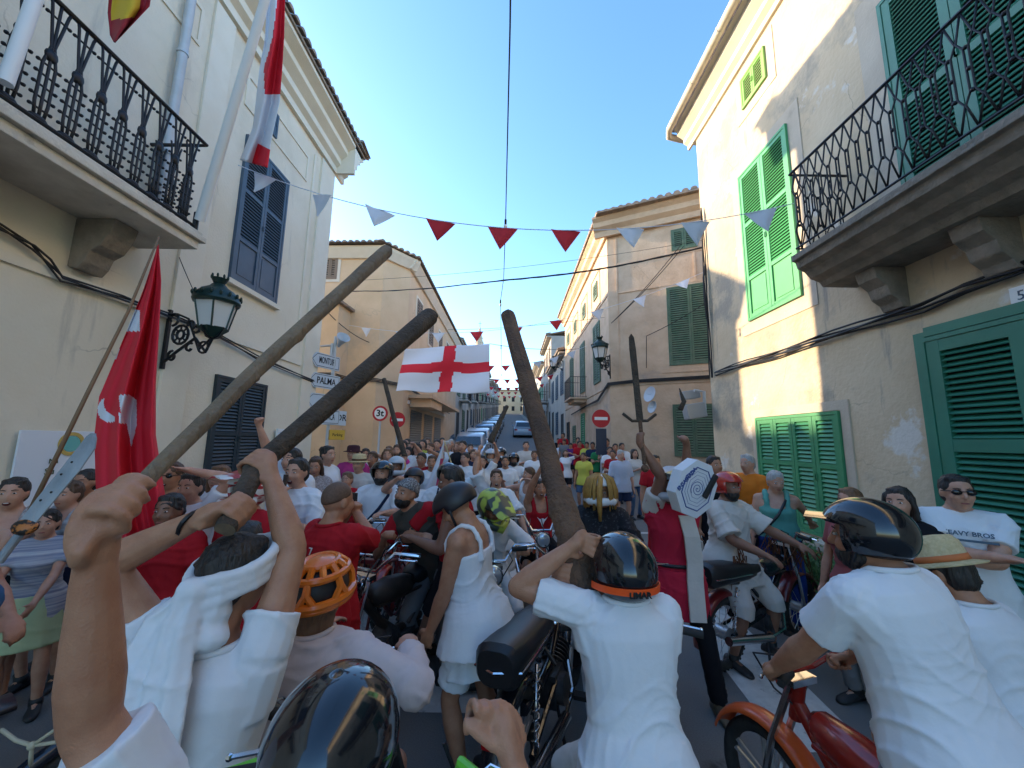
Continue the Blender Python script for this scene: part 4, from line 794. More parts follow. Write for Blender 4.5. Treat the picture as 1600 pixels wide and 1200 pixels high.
        b=MB(T); b.tube([(.07,.18,.36),(.11,.12,.22),(.12,-.1,.20)],.016,8); b.tube([(.125,-.12,.20),(.135,-.72,.30)],.034,12); b.build('exhaust',M_chrome,t,smooth='a')
        for q in(-1,1):
            b=MB(T); b.tube([(q*.095,-wb,r+.02),(q*.09,-wb+.08,.66)],.010,6); pts=[V((q*.095,-wb,r+.05)).lerp(V((q*.09,-wb+.08,.64)),i/60)+V((.018*math.cos(i*.85),.018*math.sin(i*.85),0)) for i in range(61)]; b.tube(pts,.0035,5); b.build('shock_absorber',M_chrome,t,smooth=True)
            b=MB(T); b.tube([(q*.08,-.02,.28),(q*.13,.10 if q>0 else -.14,.20 if q>0 else .36)],.009,6); b.box(q*.17-.045,q*.17+.045,(.10 if q>0 else -.14)-.03,(.10 if q>0 else -.14)+.03,(.20 if q>0 else .36)-.012,(.20 if q>0 else .36)+.012); b.build('pedal',M_grip,t)
        b=MB(T); b.tube([(-.07,-.1,.24),(-.16,-.22,.01)],.011,6); b.tube([(.07,-.1,.24),(.16,-.22,.01)],.011,6); b.build('kickstand',M_iron,t)
        b=MB(T); b.box(-.035,.035,-wb-.325,-wb-.285,.50,.60); b.build('tail_light',M_taill,t,bevel=.008)
    else:
        b=MB(T); b.loft([[(wd*math.cos(a),yy,.92+.02*math.sin(a)) for a in [2*PI*k/12 for k in range(12)]] for yy,wd in((.02,.015),(-.08,.03),(-.18,.07),(-.26,.07))]); b.build('seat',seatm,t,smooth=True)
        b=MB(T); b.disc((.05,-.05,.30),(1,0,0),.085,.006,24,r0=.06)
        for q in(-1,1): b.tube([(q*.05,-.05,.30),(q*.07,-.05+q*.1,.30-q*.13)],.009,6); b.box(q*.11-.04,q*.11+.04,-.05+q*.1-.03,-.05+q*.1+.03,.285-q*.13,.31-q*.13)
        b.build('crankset',M_eng,t)
        b=MB(T); b.tube([(.05,.03,.33),(.05,-wb,.37)],.005,5); b.tube([(.05,.03,.25),(.05,-wb,.31)],.005,5); b.build('chain',M_eng,t)
    if light:
        b=MB(TSt); b.lathe((0,hy+.13,hz+.01),(0,1,0),[(.02,-.10),(.06,-.07),(.078,-.01),(.08,.01),(.07,.012)],20); hl=b.build('headlight',M_chrome,t,smooth='a'); b=MB(TSt); b.sph((0,hy+.138,hz+.01),(.07,.022,.07),n=16,m=8); b.build('lens',M_lens,hl,smooth=True)
    if rack: b=MB(T); [b.tube([(q,-.45,.72),(q,-.85,.74)],.006,5) for q in(-.08,0,.08)]; b.tube([(-.09,-.85,.74),(.09,-.85,.74)],.007,5); b.build('luggage_rack',M_iron,t)
    return t,T,TSt
# ---------- cars ----------
def car(label,x,y,rz,paint,group,rear=False):
    t=thing('parked_car',label,'car',(x,y,gz(y)),group); T=Matrix.Translation((x,y,gz(y)))@Matrix.Rotation(R(rz),4,'Z')@Matrix.Rotation(math.atan((gz(y+2)-gz(y-2))/4)*(1 if abs(rz)<90 else -1),4,'X')
    b=MB(T); st=[(-2.05,.70,.35,.62),(-1.98,.80,.25,.85),(-1.5,.85,.2,.93),(-.7,.86,.2,.95),(.7,.86,.2,.93),(1.5,.84,.2,.84),(1.95,.78,.25,.70),(2.08,.66,.35,.55)]
    b.loft([[(-w_,yy,z0),(-w_*1.0,yy,(z0+z1)/2),(-w_*.93,yy,z1-.04),(-w_*.8,yy,z1),(w_*.8,yy,z1),(w_*.93,yy,z1-.04),(w_,yy,(z0+z1)/2),(w_,yy,z0)] for yy,w_,z0,z1 in st])
    b.loft([[(-w_,yy,.9),(-w_*.84,yy,z1-.05),(-w_*.7,yy,z1),(w_*.7,yy,z1),(w_*.84,yy,z1-.05),(w_,yy,.9)] for yy,w_,z1 in((-1.9,.70,.94),(-1.45,.76,1.38),(-.9,.78,1.47),(.1,.78,1.46),(.55,.77,1.34),(1.15,.72,.93))]); bd=b.build('body',paint,t,smooth='a')
    g=mat('car_glass',(.02,.03,.04),.06,coat=.5)
    b=MB(T); b.add([(-.62,-1.86,1.0),(.62,-1.86,1.0),(.54,-1.50,1.36),(-.54,-1.50,1.36)],[(0,1,2,3)]); b.v=[(v[0],v[1],v[2]+.012) for v in b.v]; b.build('rear_window',g,t,recalc=False)
    b=MB(T); b.add([(-.64,1.14,.98),(.64,1.14,.98),(.56,.60,1.34),(-.56,.60,1.34)],[(0,1,2,3)]); b.v=[(v[0],v[1],v[2]+.012) for v in b.v]; b.build('windscreen',g,t,recalc=False)
    for q in(-1,1):
        b=MB(T); b.prism([(-1.3,.98),(.85,.98),(.42,1.33),(-.95,1.38)],-.01,.01,T=Matrix.Translation((q*.775,0,0))@Matrix.Rotation(R(90),4,'Z')@Matrix.Rotation(R(q*9),4,'X')); b.build('side_window',g,t)
        for yy in(-1.25,1.3):
            b=MB(T); b.disc((q*.78,yy,.31),(1,0,0),.31,.2,24); wl=b.build('wheel',M_tyre,t,smooth='a'); b=MB(T); b.disc((q*.885,yy,.31),(1,0,0),.19,.02,16); b.build('rim',M_alu,wl,smooth='a')
        b=MB(T); b.box(q*.62-.13,q*.62+.13,-2.04,-1.9,.66,.80); b.build('tail_light',M_taill,t,bevel=.02); b=MB(T); b.box(q*.58-.13,q*.58+.13,1.88,2.02,.56,.68); b.build('headlight',M_lens,t,bevel=.02)
        b=MB(T); b.sph((q*.92,.75,1.0),(.09,.05,.06),n=8,m=6); b.build('mirror',paint,t,smooth=True)
    return t
CP=[mat('car_paint_'+n,c,.3,coat=.6,metal=.2) for n,c in(('silver',(.38,.42,.46)),('white',(.62,.64,.66)),('dark',(.04,.05,.07)),('grey',(.15,.17,.2)),('blue',(.10,.18,.30)))]
for i,(yy,p,l) in enumerate(((20,0,'silver car nearest the crowd on the left kerb'),(24,1,'white car parked behind the silver one on the left kerb'),(29.5,4,'blue car third in the parked line'),(35,1,'white car fourth in the parked line uphill'),(41,2,'black car fifth in the parked line uphill'),(47,0,'silver car sixth in the parked line uphill'),(54,3,'grey car near the far end of the parked line'))): car(l,-2.2+.006*yy,yy,180 if i%2 else 180,CP[p],'cars parked along the left kerb')
car('pale blue car standing alone on the right lane uphill',1.05,37,0,mat('car_paint_pale_blue',(.36,.46,.56),.3,coat=.6),None)
# ---------- bunting, flags, wires ----------
M_fr=mat('bunting_red',(.60,.025,.04),.8,bump=.1); M_fw=mat('bunting_white',(.66,.70,.78),.8,bump=.1)
def pennant_mesh():
    b=MB(); n=5; rows=[]
    for j in range(6):
        v=j/5; w_=.185*(1-v)+.001; rows.append([(w_*(2*i/n-1),.012*math.sin(3*i/n*2+v*3),-.26*v) for i in range(n+1)])
    vs=[p for r_ in rows for p in r_]; fs=[(j*(n+1)+i,j*(n+1)+i+1,(j+1)*(n+1)+i+1,(j+1)*(n+1)+i) for j in range(5) for i in range(n)]; b.add(vs,fs); b.add([(v[0],v[1]+.0015,v[2]) for v in vs],[tuple(reversed(f)) for f in fs]); return b
PM={}
def pennant(c,p,rz,s,label,group,tilt=0):
    if c not in PM: o=pennant_mesh().build('pennant',M_fr if c=='r' else M_fw,smooth=True,recalc=False); PM[c]=o.data; 
    else: o=bpy.data.objects.new('pennant',PM[c]); COL.objects.link(o)
    o.location=p; o.rotation_euler=(random.uniform(-.3,.3),tilt+random.uniform(-.03,.03),rz+random.uniform(-.4,.4)); q_=s*random.uniform(.92,1.08); o.scale=(s,s,q_); tag(o,label,'pennant',group)
def string(p0,p1,sag,cols,s,where,t0=.04,t1=.96,idx0=0,r=.006):
    p0=V(p0);p1=V(p1); f=lambda t:p0.lerp(p1,t)-V((0,0,sag*4*t*(1-t))); b=MB(); b.tube([f(i/24) for i in range(25)],r,5); tag(center(b.build('bunting_cord',M_fw)),'pale bunting cord strung '+where,'cord')
    rz=math.atan2(p1.y-p0.y,p1.x-p0.x); n=len(cols); ordw=['first','second','third','fourth','fifth','sixth','seventh','eighth','ninth','tenth','eleventh']
    for i,c in enumerate(cols):
        t=t0+(t1-t0)*(i+.5)/n; d=(f(t+.01)-f(t-.01)).normalized()
        if c==' ': continue
        pennant(c,f(t),rz,s,'%s pennant, %s from left on the cord %s'%({'r':'red','w':'white'}[c],ordw[i],where),'pennants on the cord '+where,-math.asin(d.z))
string(PY(372,258,4.75),PY(1240,318,4.4),.62,'wwwrrrwww',1.05,'nearest the camera',.0,1.0)
string(PY(545,508,13.2),PY(1100,425,11.5),.95,'wwwrrrwww',1.25,'behind the hanging flag',.0,1.0)
string((-4.1,20,6.3),(3.45,17.5,6.3),.75,'rwrrrrwww',1.2,'level with the iron balcony')
for i,(yy,zz) in enumerate(((27,6.6),(35,7.1),(44,7.8),(55,8.6))): string((-4.1,yy,zz),(3.4,yy,zz+.1),.5,'rwrrrrwrr',1.3,['across the street by the first parked cars','across the street by the middle parked cars','across the street above the lone pale car','highest up the street'][i],r=.012)
def wire(pts,label,r=.008,m=M_rope,n=16,sag=0,cat='cable'):
    b=MB(); P=[]
    for a,c in zip(pts[:-1],pts[1:]): a=V(a);c=V(c); P+=[a.lerp(c,i/n)-V((0,0,sag*4*(i/n)*(1-i/n))) for i in range(n)]
    b.tube(P+[V(pts[-1])],r,6); return tag(center(b.build('wire',m)),label,cat)
cp=[V((0.0,-1,4.9)),PY(797,40,2.55),PY(790,345,5.6),PY(787,435,7.5),PY(782,470,8.6),PY(784,585,26),V((-.6,60,9.2))]
wire(cp,'thin wire with light bulbs running lengthwise above the street',.007,n=6)
for q in((790,345,5.6),(782,470,8.6),(783,540,14),(784,585,26)):
    p=PY(*q); t=thing('light_bulb','unlit bulb on the lengthwise wire, %s'%{5.6:'nearest the camera',8.6:'just under the crossing black cable',14:'beside the big log end',26:'farthest up the street'}[q[2]],'light bulb',p,'bulbs on the lengthwise wire'); b=MB(); b.tube([p+V((0,0,.02)),p-V((0,0,.06))],.018,8); b.build('socket',M_dark,t); b=MB(); b.sph(p-V((0,0,.10)),(.028,.028,.042),n=10,m=8); b.build('bulb',M_white,t,smooth=True)
b=MB(); 
for k in range(3): P0=PY(535,455,13.2);P1=PY(787,438,9.3);P2=PY(1100,386,8.0); b.tube([P0.lerp(P1,i/10)-V((0,0,.1*math.sin(PI*i/10)+.012*math.sin(i*2+k))) for i in range(10)]+[P1.lerp(P2,i/10)-V((0,0,.12*math.sin(PI*i/10)+.015*math.sin(i*1.7+k*2))) for i in range(11)],.012,5)
tag(center(b.build('overhead_cable',M_rope)),'thick twisted black cable crossing the street from the yellow house to the right corner','cable')
wire([PY(560,438,13.4),PY(1100,375,11.5)],'fine wire crossing just above the thick twisted cable',.006,sag=.2)
wire([PY(700,515,20),PY(1050,480,12.6)],'fine wire sloping behind the second bunting cord',.008,sag=.2)
wire([PY(505,480,12.9),PY(577,535,13.9)],'slack looped cable between the yellow house walls',.015,sag=.15)
for k in(0,1): wire([PY(1068-6*k,385,11.6),PY(955,505,13.3)],['left','right'][k==0]+' cable of two dropping from eaves to wall lamp',.012,sag=.1)
wire([PY(1100,475,11.8),PY(1010,525,12.9),PY(1010,575,12.9)],'thin cable stapled beside the satellite dishes',.012,sag=.05)
wire([PY(280,402,4.5),PX(338,520,L+.06)],'thin drooping wire between the balcony and the wall lantern',.005,sag=.05)
def clothgrid(nu,nv,pos,matf,mats,name,parent=None,th=.003,sm=True):
    b=MB(); P=[[V(pos(i/nu,j/nv)) for i in range(nu+1)] for j in range(nv+1)]
    for j in range(nv):
        for i in range(nu):
            b.mi=matf((i+.5)/nu,(j+.5)/nv); 
            if b.mi<0: continue
            b.add([P[j][i],P[j][i+1],P[j+1][i+1],P[j+1][i]],[(0,1,2,3)])
    me=b.build(name,mats,parent,recalc=False); bm=bmesh.new(); bm.from_mesh(me.data); bmesh.ops.remove_doubles(bm,verts=bm.verts,dist=1e-5); bm.to_mesh(me.data); bm.free()
    me.data.polygons.foreach_set('use_smooth',[True]*len(me.data.polygons)); q=me.modifiers.new('t','SOLIDIFY'); q.thickness=th; return me
FLR=mat('flag_red',(.70,.015,.035),.75,bump=.15,bscale=12); FLW=mat('flag_white',(.72,.74,.80),.75,bump=.15,bscale=12); FLY=mat('flag_yellow',(.62,.42,.02),.75)
a,b_,c_,d_=PY(632,545,13),PY(765,537,13),PY(765,615,12.9),PY(618,611,13)
def fp(u,v): p=a.lerp(b_,u).lerp(d_.lerp(c_,u),v); return p+V((0,.07*math.sin(u*9+v*3)+.04*math.sin(v*8+u*4),.03*math.sin(u*14)*v))
o=clothgrid(72,48,fp,lambda u,v: 1 if abs(u-.53+.03*(v-.5)+.008*math.sin(v*20))<.068 or abs(v-.47-.01*math.sin(u*9))<.105 else 0,[FLW,FLR],'hanging_flag'); tag(center(o),'large white flag with a red cross hanging over the street','flag')
wire([PY(600,540,13.6),a],'short cord holding the upper left corner of the cross flag',.01); wire([b_,PY(905,545,14)],'cord holding the upper right corner of the cross flag',.008,sag=.1)
# crescent flag on a cane
fp0,fp1=PY(247,378,2.7),PY(72,745,2.3)
t=thing('crescent_flag','red flag with white crescent and star shapes hanging from a thin bent cane','flag',fp1)
b=MB(); b.tube([fp1+(fp1-fp0).normalized()*.35,fp1.lerp(fp0,.33)+V((.01,0,0)),fp1.lerp(fp0,.66)+V((.02,0,-.01)),fp0+V((0,0,.04))],[.012,.011,.009,.006],8); b.build('cane',mat('cane_wood',(.22,.13,.07),.7),t,smooth=True)
LE=[(246,385),(225,450),(205,500),(180,560),(155,620),(148,680),(150,760),(165,840),(185,920),(200,960)]; RE=[(248,382),(252,440),(248,520),(243,600),(243,680),(252,740),(262,800),(272,850),(258,900),(222,950)]
def lerpP(A,v): k=v*(len(A)-1); i=min(int(k),len(A)-2); q=k-i; return A[i][0]*(1-q)+A[i+1][0]*q,A[i][1]*(1-q)+A[i+1][1]*q
def tf(u,v):
    x0_,y0_=lerpP(LE,v);x1_,y1_=lerpP(RE,v); d=2.7-.3*v*(1-u)+.07*math.sin(u*11+v*2)*min(1,v*3)+.03*math.sin(u*23+v*5)*min(1,v*3); return PY(x0_*(1-u)+x1_*u,y0_*(1-u)+y1_*u,d)
def tm_(u,v):
    x0_,y0_=lerpP(LE,v);x1_,y1_=lerpP(RE,v); X=x0_*(1-u)+x1_*u; Y=y0_*(1-u)+y1_*u
    # upper crescent end
    if 484<Y<518 and X>190+ (518-Y)*.28 and X<219: return 1
    if 515<=Y<562 and X<190-(Y-515)*.25+4 and X>183-(Y-515)*.2-2: return 1
    # small crescent piece
    if ((X-172)/19)**2+((Y-640)/20)**2<1 and not ((X-182)/19)**2+((Y-630)/20)**2<1 and X<180 and Y>622: return 1
    # star fragment
    if 617<Y<698 and X>=186 and X<214-max(0,(Y-665))*.25-max(0,625-Y)*1.5:
        if Y<645: return 1 if X>186+(645-Y)*.0+ (Y-617)*.1 else 0
        if Y<662: return 1 if X>183 else 0
        return 1 if X>197+(Y-662)*.23 else 0
    return 0
clothgrid(120,200,tf,tm_,[FLR,FLW],'cloth',t,.002)
# white poles with flags on the left balcony
t=thing('flag_pole','slim white flagpole leaning out from the balcony end with red and white flag','flag pole',V((-3.8,4.4,4.4)))
pb,pt=PX(312,345,-3.84),PY(432,-60,3.6); b=MB(); b.tube([pb,pt],[.055,.045],12); b.build('pole',M_white,t,smooth='a')
A_=[(418,-20),(414,60),(405,110),(400,160),(395,200),(375,250)]; B_=[(446,-20),(444,60),(441,110),(437,160),(424,220),(418,262)]
def ff(u,v): (x0_,y0_),(x1_,y1_)=lerpP(A_,v),lerpP(B_,v); return PY(x0_*(1-u)+x1_*u,y0_*(1-u)+y1_*u,4.1+.35*v+.07*math.sin(u*9+v*3))
clothgrid(24,60,ff,lambda u,v: (0 if (u+v*1.1>.62 and v<.55 and u>v*.8-.1) or (v>.86 and u>.4) else 1),[FLR,FLW],'flag_cloth',t)
t=thing('flag_pole','thick white pole standing at the near left of the iron balcony','flag pole',V((-3.75,2.1,4.3))); b=MB(); b.tube([PX(8,130,-3.82),PX(75,-60,-3.82)],.045,12); b.build('pole',M_white,t,smooth='a')
A_=[(172,-30),(168,20),(172,55),(178,66)]; B_=[(240,-30),(234,10),(215,30),(180,67)]
def ff2(u,v): (x0_,y0_),(x1_,y1_)=lerpP(A_,v),lerpP(B_,v); return PY(x0_*(1-u)+x1_*u,y0_*(1-u)+y1_*u,3.1+.06*math.sin(u*8+v*2))
o=clothgrid(24,30,ff2,lambda u,v: 1 if .1<u<.75 and v<.45+.1*u and u>.0+v*.2 else 0,[mat('flag_dark_red',(.30,.01,.02),.75),FLY],'flag_corner'); tag(center(o),'hanging corner of a dark red and yellow flag at the top left','flag')
# big logs
def log(pts,rs,label,m=M_wood,n=14,knots=4):
    b=MB(); P=[];Rr=[]; N=64
    for i in range(N+1):
        k=i/N*(len(pts)-1); j=min(int(k),len(pts)-2); q=k-j; P.append(V(pts[j]).lerp(V(pts[j+1]),q)+V((math.sin(i*.42),math.cos(i*.3),math.sin(i*.23)))*rs[0]*.03); Rr.append((rs[j]*(1-q)+rs[j+1]*q))
    up=None; rg=[]; sd=len(label)*1.7; kn=[(random.randrange(4,N-4),random.uniform(0,6.28)) for _ in range(knots)]; n=26; Lt=(V(pts[-1])-V(pts[0])).length
    for i,p in enumerate(P):
        d=(P[min(i+1,N)]-P[max(i-1,0)]).normalized(); up=up-d*up.dot(d) if up else d.orthogonal(); up.normalize(); q=d.cross(up); z_=i/N*Lt; ring=[]
        for k in range(n):
            a=2*PI*k/n; g=noise.noise(V((math.cos(a)*2.2+sd,math.sin(a)*2.2,z_*2.0)))*.09+noise.noise(V((math.cos(a)*7+sd,math.sin(a)*7,z_*5)))*.06
            for ki,ka in kn: g+=.22*math.exp(-((i-ki)*Lt/N/(Rr[i]*.55))**2-((a-ka+PI)%(2*PI)-PI)**2/.22)
            if i in(0,N): g-=.06
            ring.append(p+(up*math.cos(a)+q*math.sin(a))*Rr[i]*(1+g))
        rg.append(ring)
    b.loft(rg,False); b.mi=1
    for e,sg in((0,-1),(N,1)): d=(P[e]-P[e-sg]).normalized(); c=P[e]+d*Rr[e]*.10; k0=len(b.v); b.add(rg[e]+[c],[(k,(k+1)%n,n) for k in range(n)])
    return tag(center(b.build('log_pole',[m,mat('cut_wood_end',(.22,.15,.09),.85,col2=(.13,.09,.06),nscale=30)],smooth='a')),label,'pole')
M_woodl=mat('pale_peeled_wood',(.25,.18,.11),.85,col2=(.15,.105,.065),nscale=5,stretch=(1,1,.3),bump=.9,bscale=55)
M_woodd=mat('dark_log',(.095,.066,.045),.85,col2=(.045,.034,.026),nscale=7,bump=1,bscale=60); M_woodr=mat('red_brown_log',(.17,.09,.05),.8,col2=(.08,.045,.03),nscale=5,bump=1,bscale=50)
log([PY(886,835,2.25),PY(858,720,2.6),PY(793,492,3.5)],[.064,.066,.066],'tall knotty log raised upright in the middle of the street',M_woodr,knots=6)
log([PY(908,925,1.72),PY(893,840,1.82),PY(872,768,1.95)],[.068,.068,.060],'short stout brown log with a cut end, held by the rider in the white shirt',M_woodr,knots=3)
log([PY(600,592,6.4),PY(612,640,6.2),PY(632,712,6)],[.035,.036,.04],'dark stick raised in front of the left no entry sign',M_woodd)
log([PY(766,690,5.1),PY(778,665,5.2),PY(792,635,5.4)],[.045,.035,.028],'slanting branch raised by fists in front of the far parked cars',M_woodd)
# ---------- lamps ----------
def lantern(parent,c,s,n=6):
    b=MB(); b.lathe(c,(0,0,1),[(.05*s,-.40*s),(.075*s,-.37*s),(.155*s,-.30*s),(.16*s,-.28*s)],n); b.lathe(c,(0,0,1),[(.235*s,.02*s),(.25*s,.05*s),(.235*s,.12*s),(.17*s,.19*s),(.10*s,.235*s),(.075*s,.27*s),(.06*s,.28*s)],20); b.lathe(c,(0,0,1),[(.055*s,.28*s),(.09*s,.35*s),(.08*s,.35*s)],16)
    for k in range(n): a=2*PI*k/n; b.tube([c+V((.155*s*math.cos(a),.155*s*math.sin(a),-.29*s)),c+V((.225*s*math.cos(a),.225*s*math.sin(a),.03*s))],.011*s,5)
    for k in range(16):
        a=2*PI*k/16; b.sph(c+V((.245*s*math.cos(a),.245*s*math.sin(a),.12*s)),(.018*s,.018*s,.032*s),n=6,m=4); 
        if k%2: b.sph(c+V((.085*s*math.cos(a),.085*s*math.sin(a),.37*s)),(.014*s,.014*s,.03*s),n=6,m=4)
    o=b.build('lantern',mat('dark_green_iron',(.012,.035,.03),.4,metal=.3),parent,smooth='a')
    b=MB(); b.loft([[c+V((r_*s*math.cos(2*PI*k/n),r_*s*math.sin(2*PI*k/n),z*s)) for k in range(n)] for r_,z in((.15,-.285),(.218,.025))],False); b.build('glass',mat('frosted_lamp_glass',(.62,.62,.60),.4),o,recalc=False); return o
def lamp(base,cc,s,label):
    t=thing('wall_lantern',label,'lamp',base); u=V((cc.x-base.x,cc.y-base.y,0)); D=u.length; u.normalize(); k=V((0,0,1)); lantern(t,cc,s)
    b=MB(); F=lambda a,z: base+u*a+k*z; h=cc.z-base.z-.40*s
    b.box(-.02,.02,-.02,.02,-.38*s,.38*s,T=Matrix.Translation(base+u*.02))
    b.tube([F(.02,-.3*s),F(D*.3,-.16*s),F(D*.65,h*.4),F(D*.9,h-.18*s),F(D,h-.02)],.018*s,7)
    def ringp(a,z,r_): return [F(a+r_*math.cos(q),z+r_*math.sin(q)) for q in [2*PI*i/14 for i in range(14)]]
    b.tube(ringp(D*.32,.05*s,.12*s),.016*s,6,closed=True); b.tube(ringp(D*.32,.05*s,.055*s),.016*s,6,closed=True); b.tube(ringp(D*.84,h-.12*s,.07*s),.014*s,6,closed=True)
    for q in range(8): a=q*PI/4; b.tube([F(D*.32+.055*s*math.cos(a),.05*s+.055*s*math.sin(a)),F(D*.32+.12*s*math.cos(a),.05*s+.12*s*math.sin(a))],.010*s,4)
    for (a,z,r_,a0,a1) in((D*.12,.26*s,.09*s,-90,220),(D*.5,.17*s,.07*s,-60,200),(D*.2,-.22*s,.07*s,90,380),(D*.55,-.12*s,.06*s,60,340),(D*.65,.12*s,.06*s,-150,120)):
        b.tube([F(a+r_*(1-.5*i/12)*math.cos(R(a0+(a1-a0)*i/12)),z+r_*(1-.5*i/12)*math.sin(R(a0+(a1-a0)*i/12))) for i in range(13)],.016*s,5)
    b.tube([F(.02,.3*s),F(D*.2,.32*s),F(D*.45,.25*s),F(D*.75,h-.15*s),F(D,h)],.014*s,6)
    for q in(-1,1): 
        w_=u.cross(k)*q; b.tube([F(D,h-.02),F(D,h+.02)+w_*.09*s,F(D,h+.12*s)+w_*.155*s],.012*s,5); b.tube([F(D,h-.02),F(D+q*.09*s,h+.02),F(D+q*.155*s,h+.12*s)],.012*s,5)
    b.build('bracket',M_iron,t,smooth='a')
pb=PX(258,530,L+.02); lamp(pb,PX(338,478,-3.85),1.05,'ornate dark green street lantern on a scrolled bracket on the cream wall')
pb=onT(TS2,960,575); pb=TS2@V((.1,.02,pb.z)); lamp(V((3.5,13.5,4.55)),V((3.0,12.9,5.05)),1.15,'green wall lantern on the corner of the sandstone house')
pb=V((3.5,26,7)); lamp(pb,V((2.8,25.7,7.2)),1.1,'distant wall lantern up the street on the right side')
# ---------- signs ----------
M_alsign=mat('pale_sign_face',(.50,.55,.60),.4); sp=thing('direction_signs','stack of pale arrow signs to towns on a post at the left house corner','sign',(-4.3,9,0))
pl_,pr_=V((-4.50,8.75,0)),V((-4.02,9.35,0)); ud=(pr_-pl_).normalized()
b=MB(); b.tube([(-4.35,9.2,0),(-4.35,9.2,4.35)],.04,10); b.build('post',M_pipe,sp,smooth='a')
def sgnz(py): return PY(510,py,9.0).z
for i,(py,w0,tx,dx) in enumerate(((562,.0,'MONTUIRI',0),(592,-.0,'PALMA',-.01),(622,-.0,'',-.02),(645,.0,'VILAFRANCA',-.04))):
    lf=PY(485-4*i,py-6,8.55); rt=PY(530,py+8,9.35); zc=(PY(530,py+9,9.35).z); u=V((rt.x-lf.x,rt.y-lf.y,0)).normalized(); Wd=(V((rt.x-lf.x,rt.y-lf.y,0))).length; T=tframe(V((lf.x,lf.y,zc+.02)),u,V((0,0,1)))
    h=.17; b=MB(T); pg=[(.0,0),(.16,h),(Wd,h),(Wd,-h),(.16,-h)]; b.add([(x,y_,-.015) for x,y_ in pg]+[(x,y_,.015) for x,y_ in pg],[(0,1,2,3,4),(9,8,7,6,5)]+[(k,(k+1)%5,(k+1)%5+5,k+5) for k in range(5)]); bo=b.build('arrow_panel',M_alsign,sp)
    b=MB(T); o1=[(.05,0),(.18,h-.03),(Wd-.03,h-.03),(Wd-.03,-h+.03),(.18,-h+.03)]; b.tube([(x,y_,.017) for x,y_ in o1],.006,4,closed=True); b.build('border',M_dark,bo)
    if tx: text(tx,.22,T@Matrix.Translation((Wd*.56,0,.017)),M_dark,bo,sx=min(1.1,(Wd-.28)/(len(tx)*.155)),bold=.003)
rt=PY(527,655,9.35); zc=PY(528,652,9.3).z; lf=PY(500,640,8.9); u=V((rt.x-lf.x,rt.y-lf.y,0)).normalized(); T=tframe(V((lf.x,lf.y,zc)),u,V((0,0,1))); b=MB(T); b.box(-.35,.75,-.19,.16,-.015,.015); bo=b.build('panel',M_alsign,sp,bevel=.004); text('MANACOR',.22,T@Matrix.Translation((.2,-.01,.017)),M_dark,bo,bold=.003)
T=T@Matrix.Translation((.55,-.42,0)); b=MB(T); b.box(-.25,.2,-.12,.12,-.012,.012); bo=b.build('panel',mat('sign_yellow',(.60,.36,.04),.5),sp,bevel=.01); text('Parking',.10,T@Matrix.Translation((-.02,0,.014)),M_dark,bo)
def roundsign(px,py,d,r_,kind,label):
    c=PY(px,py,d); g=gz(d)+.0; t=thing('round_road_sign',label,'sign',(c.x,c.y+.03,g)); b=MB(); b.tube([(c.x,c.y+.05,g),(c.x,c.y+.05,c.z+r_*.8)],.035,8); b.build('post',M_pipe,t,smooth='a')
    b=MB(); b.disc(c,(0,1,0),r_,.02,36); f=b.build('sign_face',mat('sign_red',(.45,.012,.02),.4),t,smooth='a')
    if kind=='no': b=MB(); b.box(c.x-r_*.72,c.x+r_*.72,c.y-.018,c.y-.011,c.z-r_*.17,c.z+r_*.17); b.build('bar',M_white,f)
    else: b=MB(); b.disc(c-V((0,.012,0)),(0,1,0),r_*.74,.008,32); f2=b.build('disc',M_white,f,smooth='a'); text("3t",.30,tframe(c-V((0,.02,0)),(1,0,0),(0,0,1)),M_dark,f,bold=.008)
    return t,c
roundsign(621,656,13.4,.27,'no','red no entry sign in front of the grey garage doors on the left'); roundsign(594,646,12.6,.25,'w','small red rimmed round sign with a black number on the left corner')
t,c=roundsign(939,654,12.4,.29,'no','red no entry sign by the sandstone house corner on the right')
b=MB()
for k in range(10): b.box(c.x-.16,c.x+.16,c.y-.005,c.y+.005,c.z-.42-.07*k,c.z-.385-.07*k)
b.box(c.x-.17,c.x+.17,c.y+.006,c.y+.014,c.z-1.15,c.z-.32); b.build('panel',M_navyp if 'M_navyp' in globals() else mat('sign_dark_blue',(.03,.04,.07),.5),t)
t=thing('floodlights','two grey box floodlights on the corner edge of the right house','lamp',PY(1090,640,8)); 
for (px,py,w_,h,d) in((1085,642,.46,.30,7.75),(1078,617,.40,.18,8.0)): q=PY(px,py,d); b=MB(); b.box(-w_/2,w_/2,-.08,.08,-h/2,h/2,T=Matrix.Translation(q)@Matrix.Rotation(R(-10),4,'Y')@Matrix.Rotation(R(15),4,'Z')); b.build('lamp_box',mat('grey_plastic',(.33,.34,.35),.5),t,bevel=.025)
b=MB(); b.tube([PY(1085,610,7.8),PY(1100,612,7.8),PY(1102,650,7.8)],.03,8); b.build('bracket',M_pipe,t)
for (px,py,r_,l) in((1018,617,.26,'upper'),(1022,637,.20,'lower')):
    q=PY(px,py,12.4); t=thing('satellite_dish','%s pale satellite dish on the sandstone wall'%l,'satellite dish',q); b=MB(); b.lathe(q,V((-.9,-.35,.25)),[(.01,0),(r_*.6,.03),(r_,.08),(r_,.09),(r_*.6,.045),(.01,.015)],24); b.build('dish',M_alsign,t,smooth='a'); b=MB(); b.tube([q,q+V((.1,.25,-.1))],.02,6); b.tube([q,q+V((-.22,-.15,.02))],.008,5); b.build('arm',M_pipe,t)
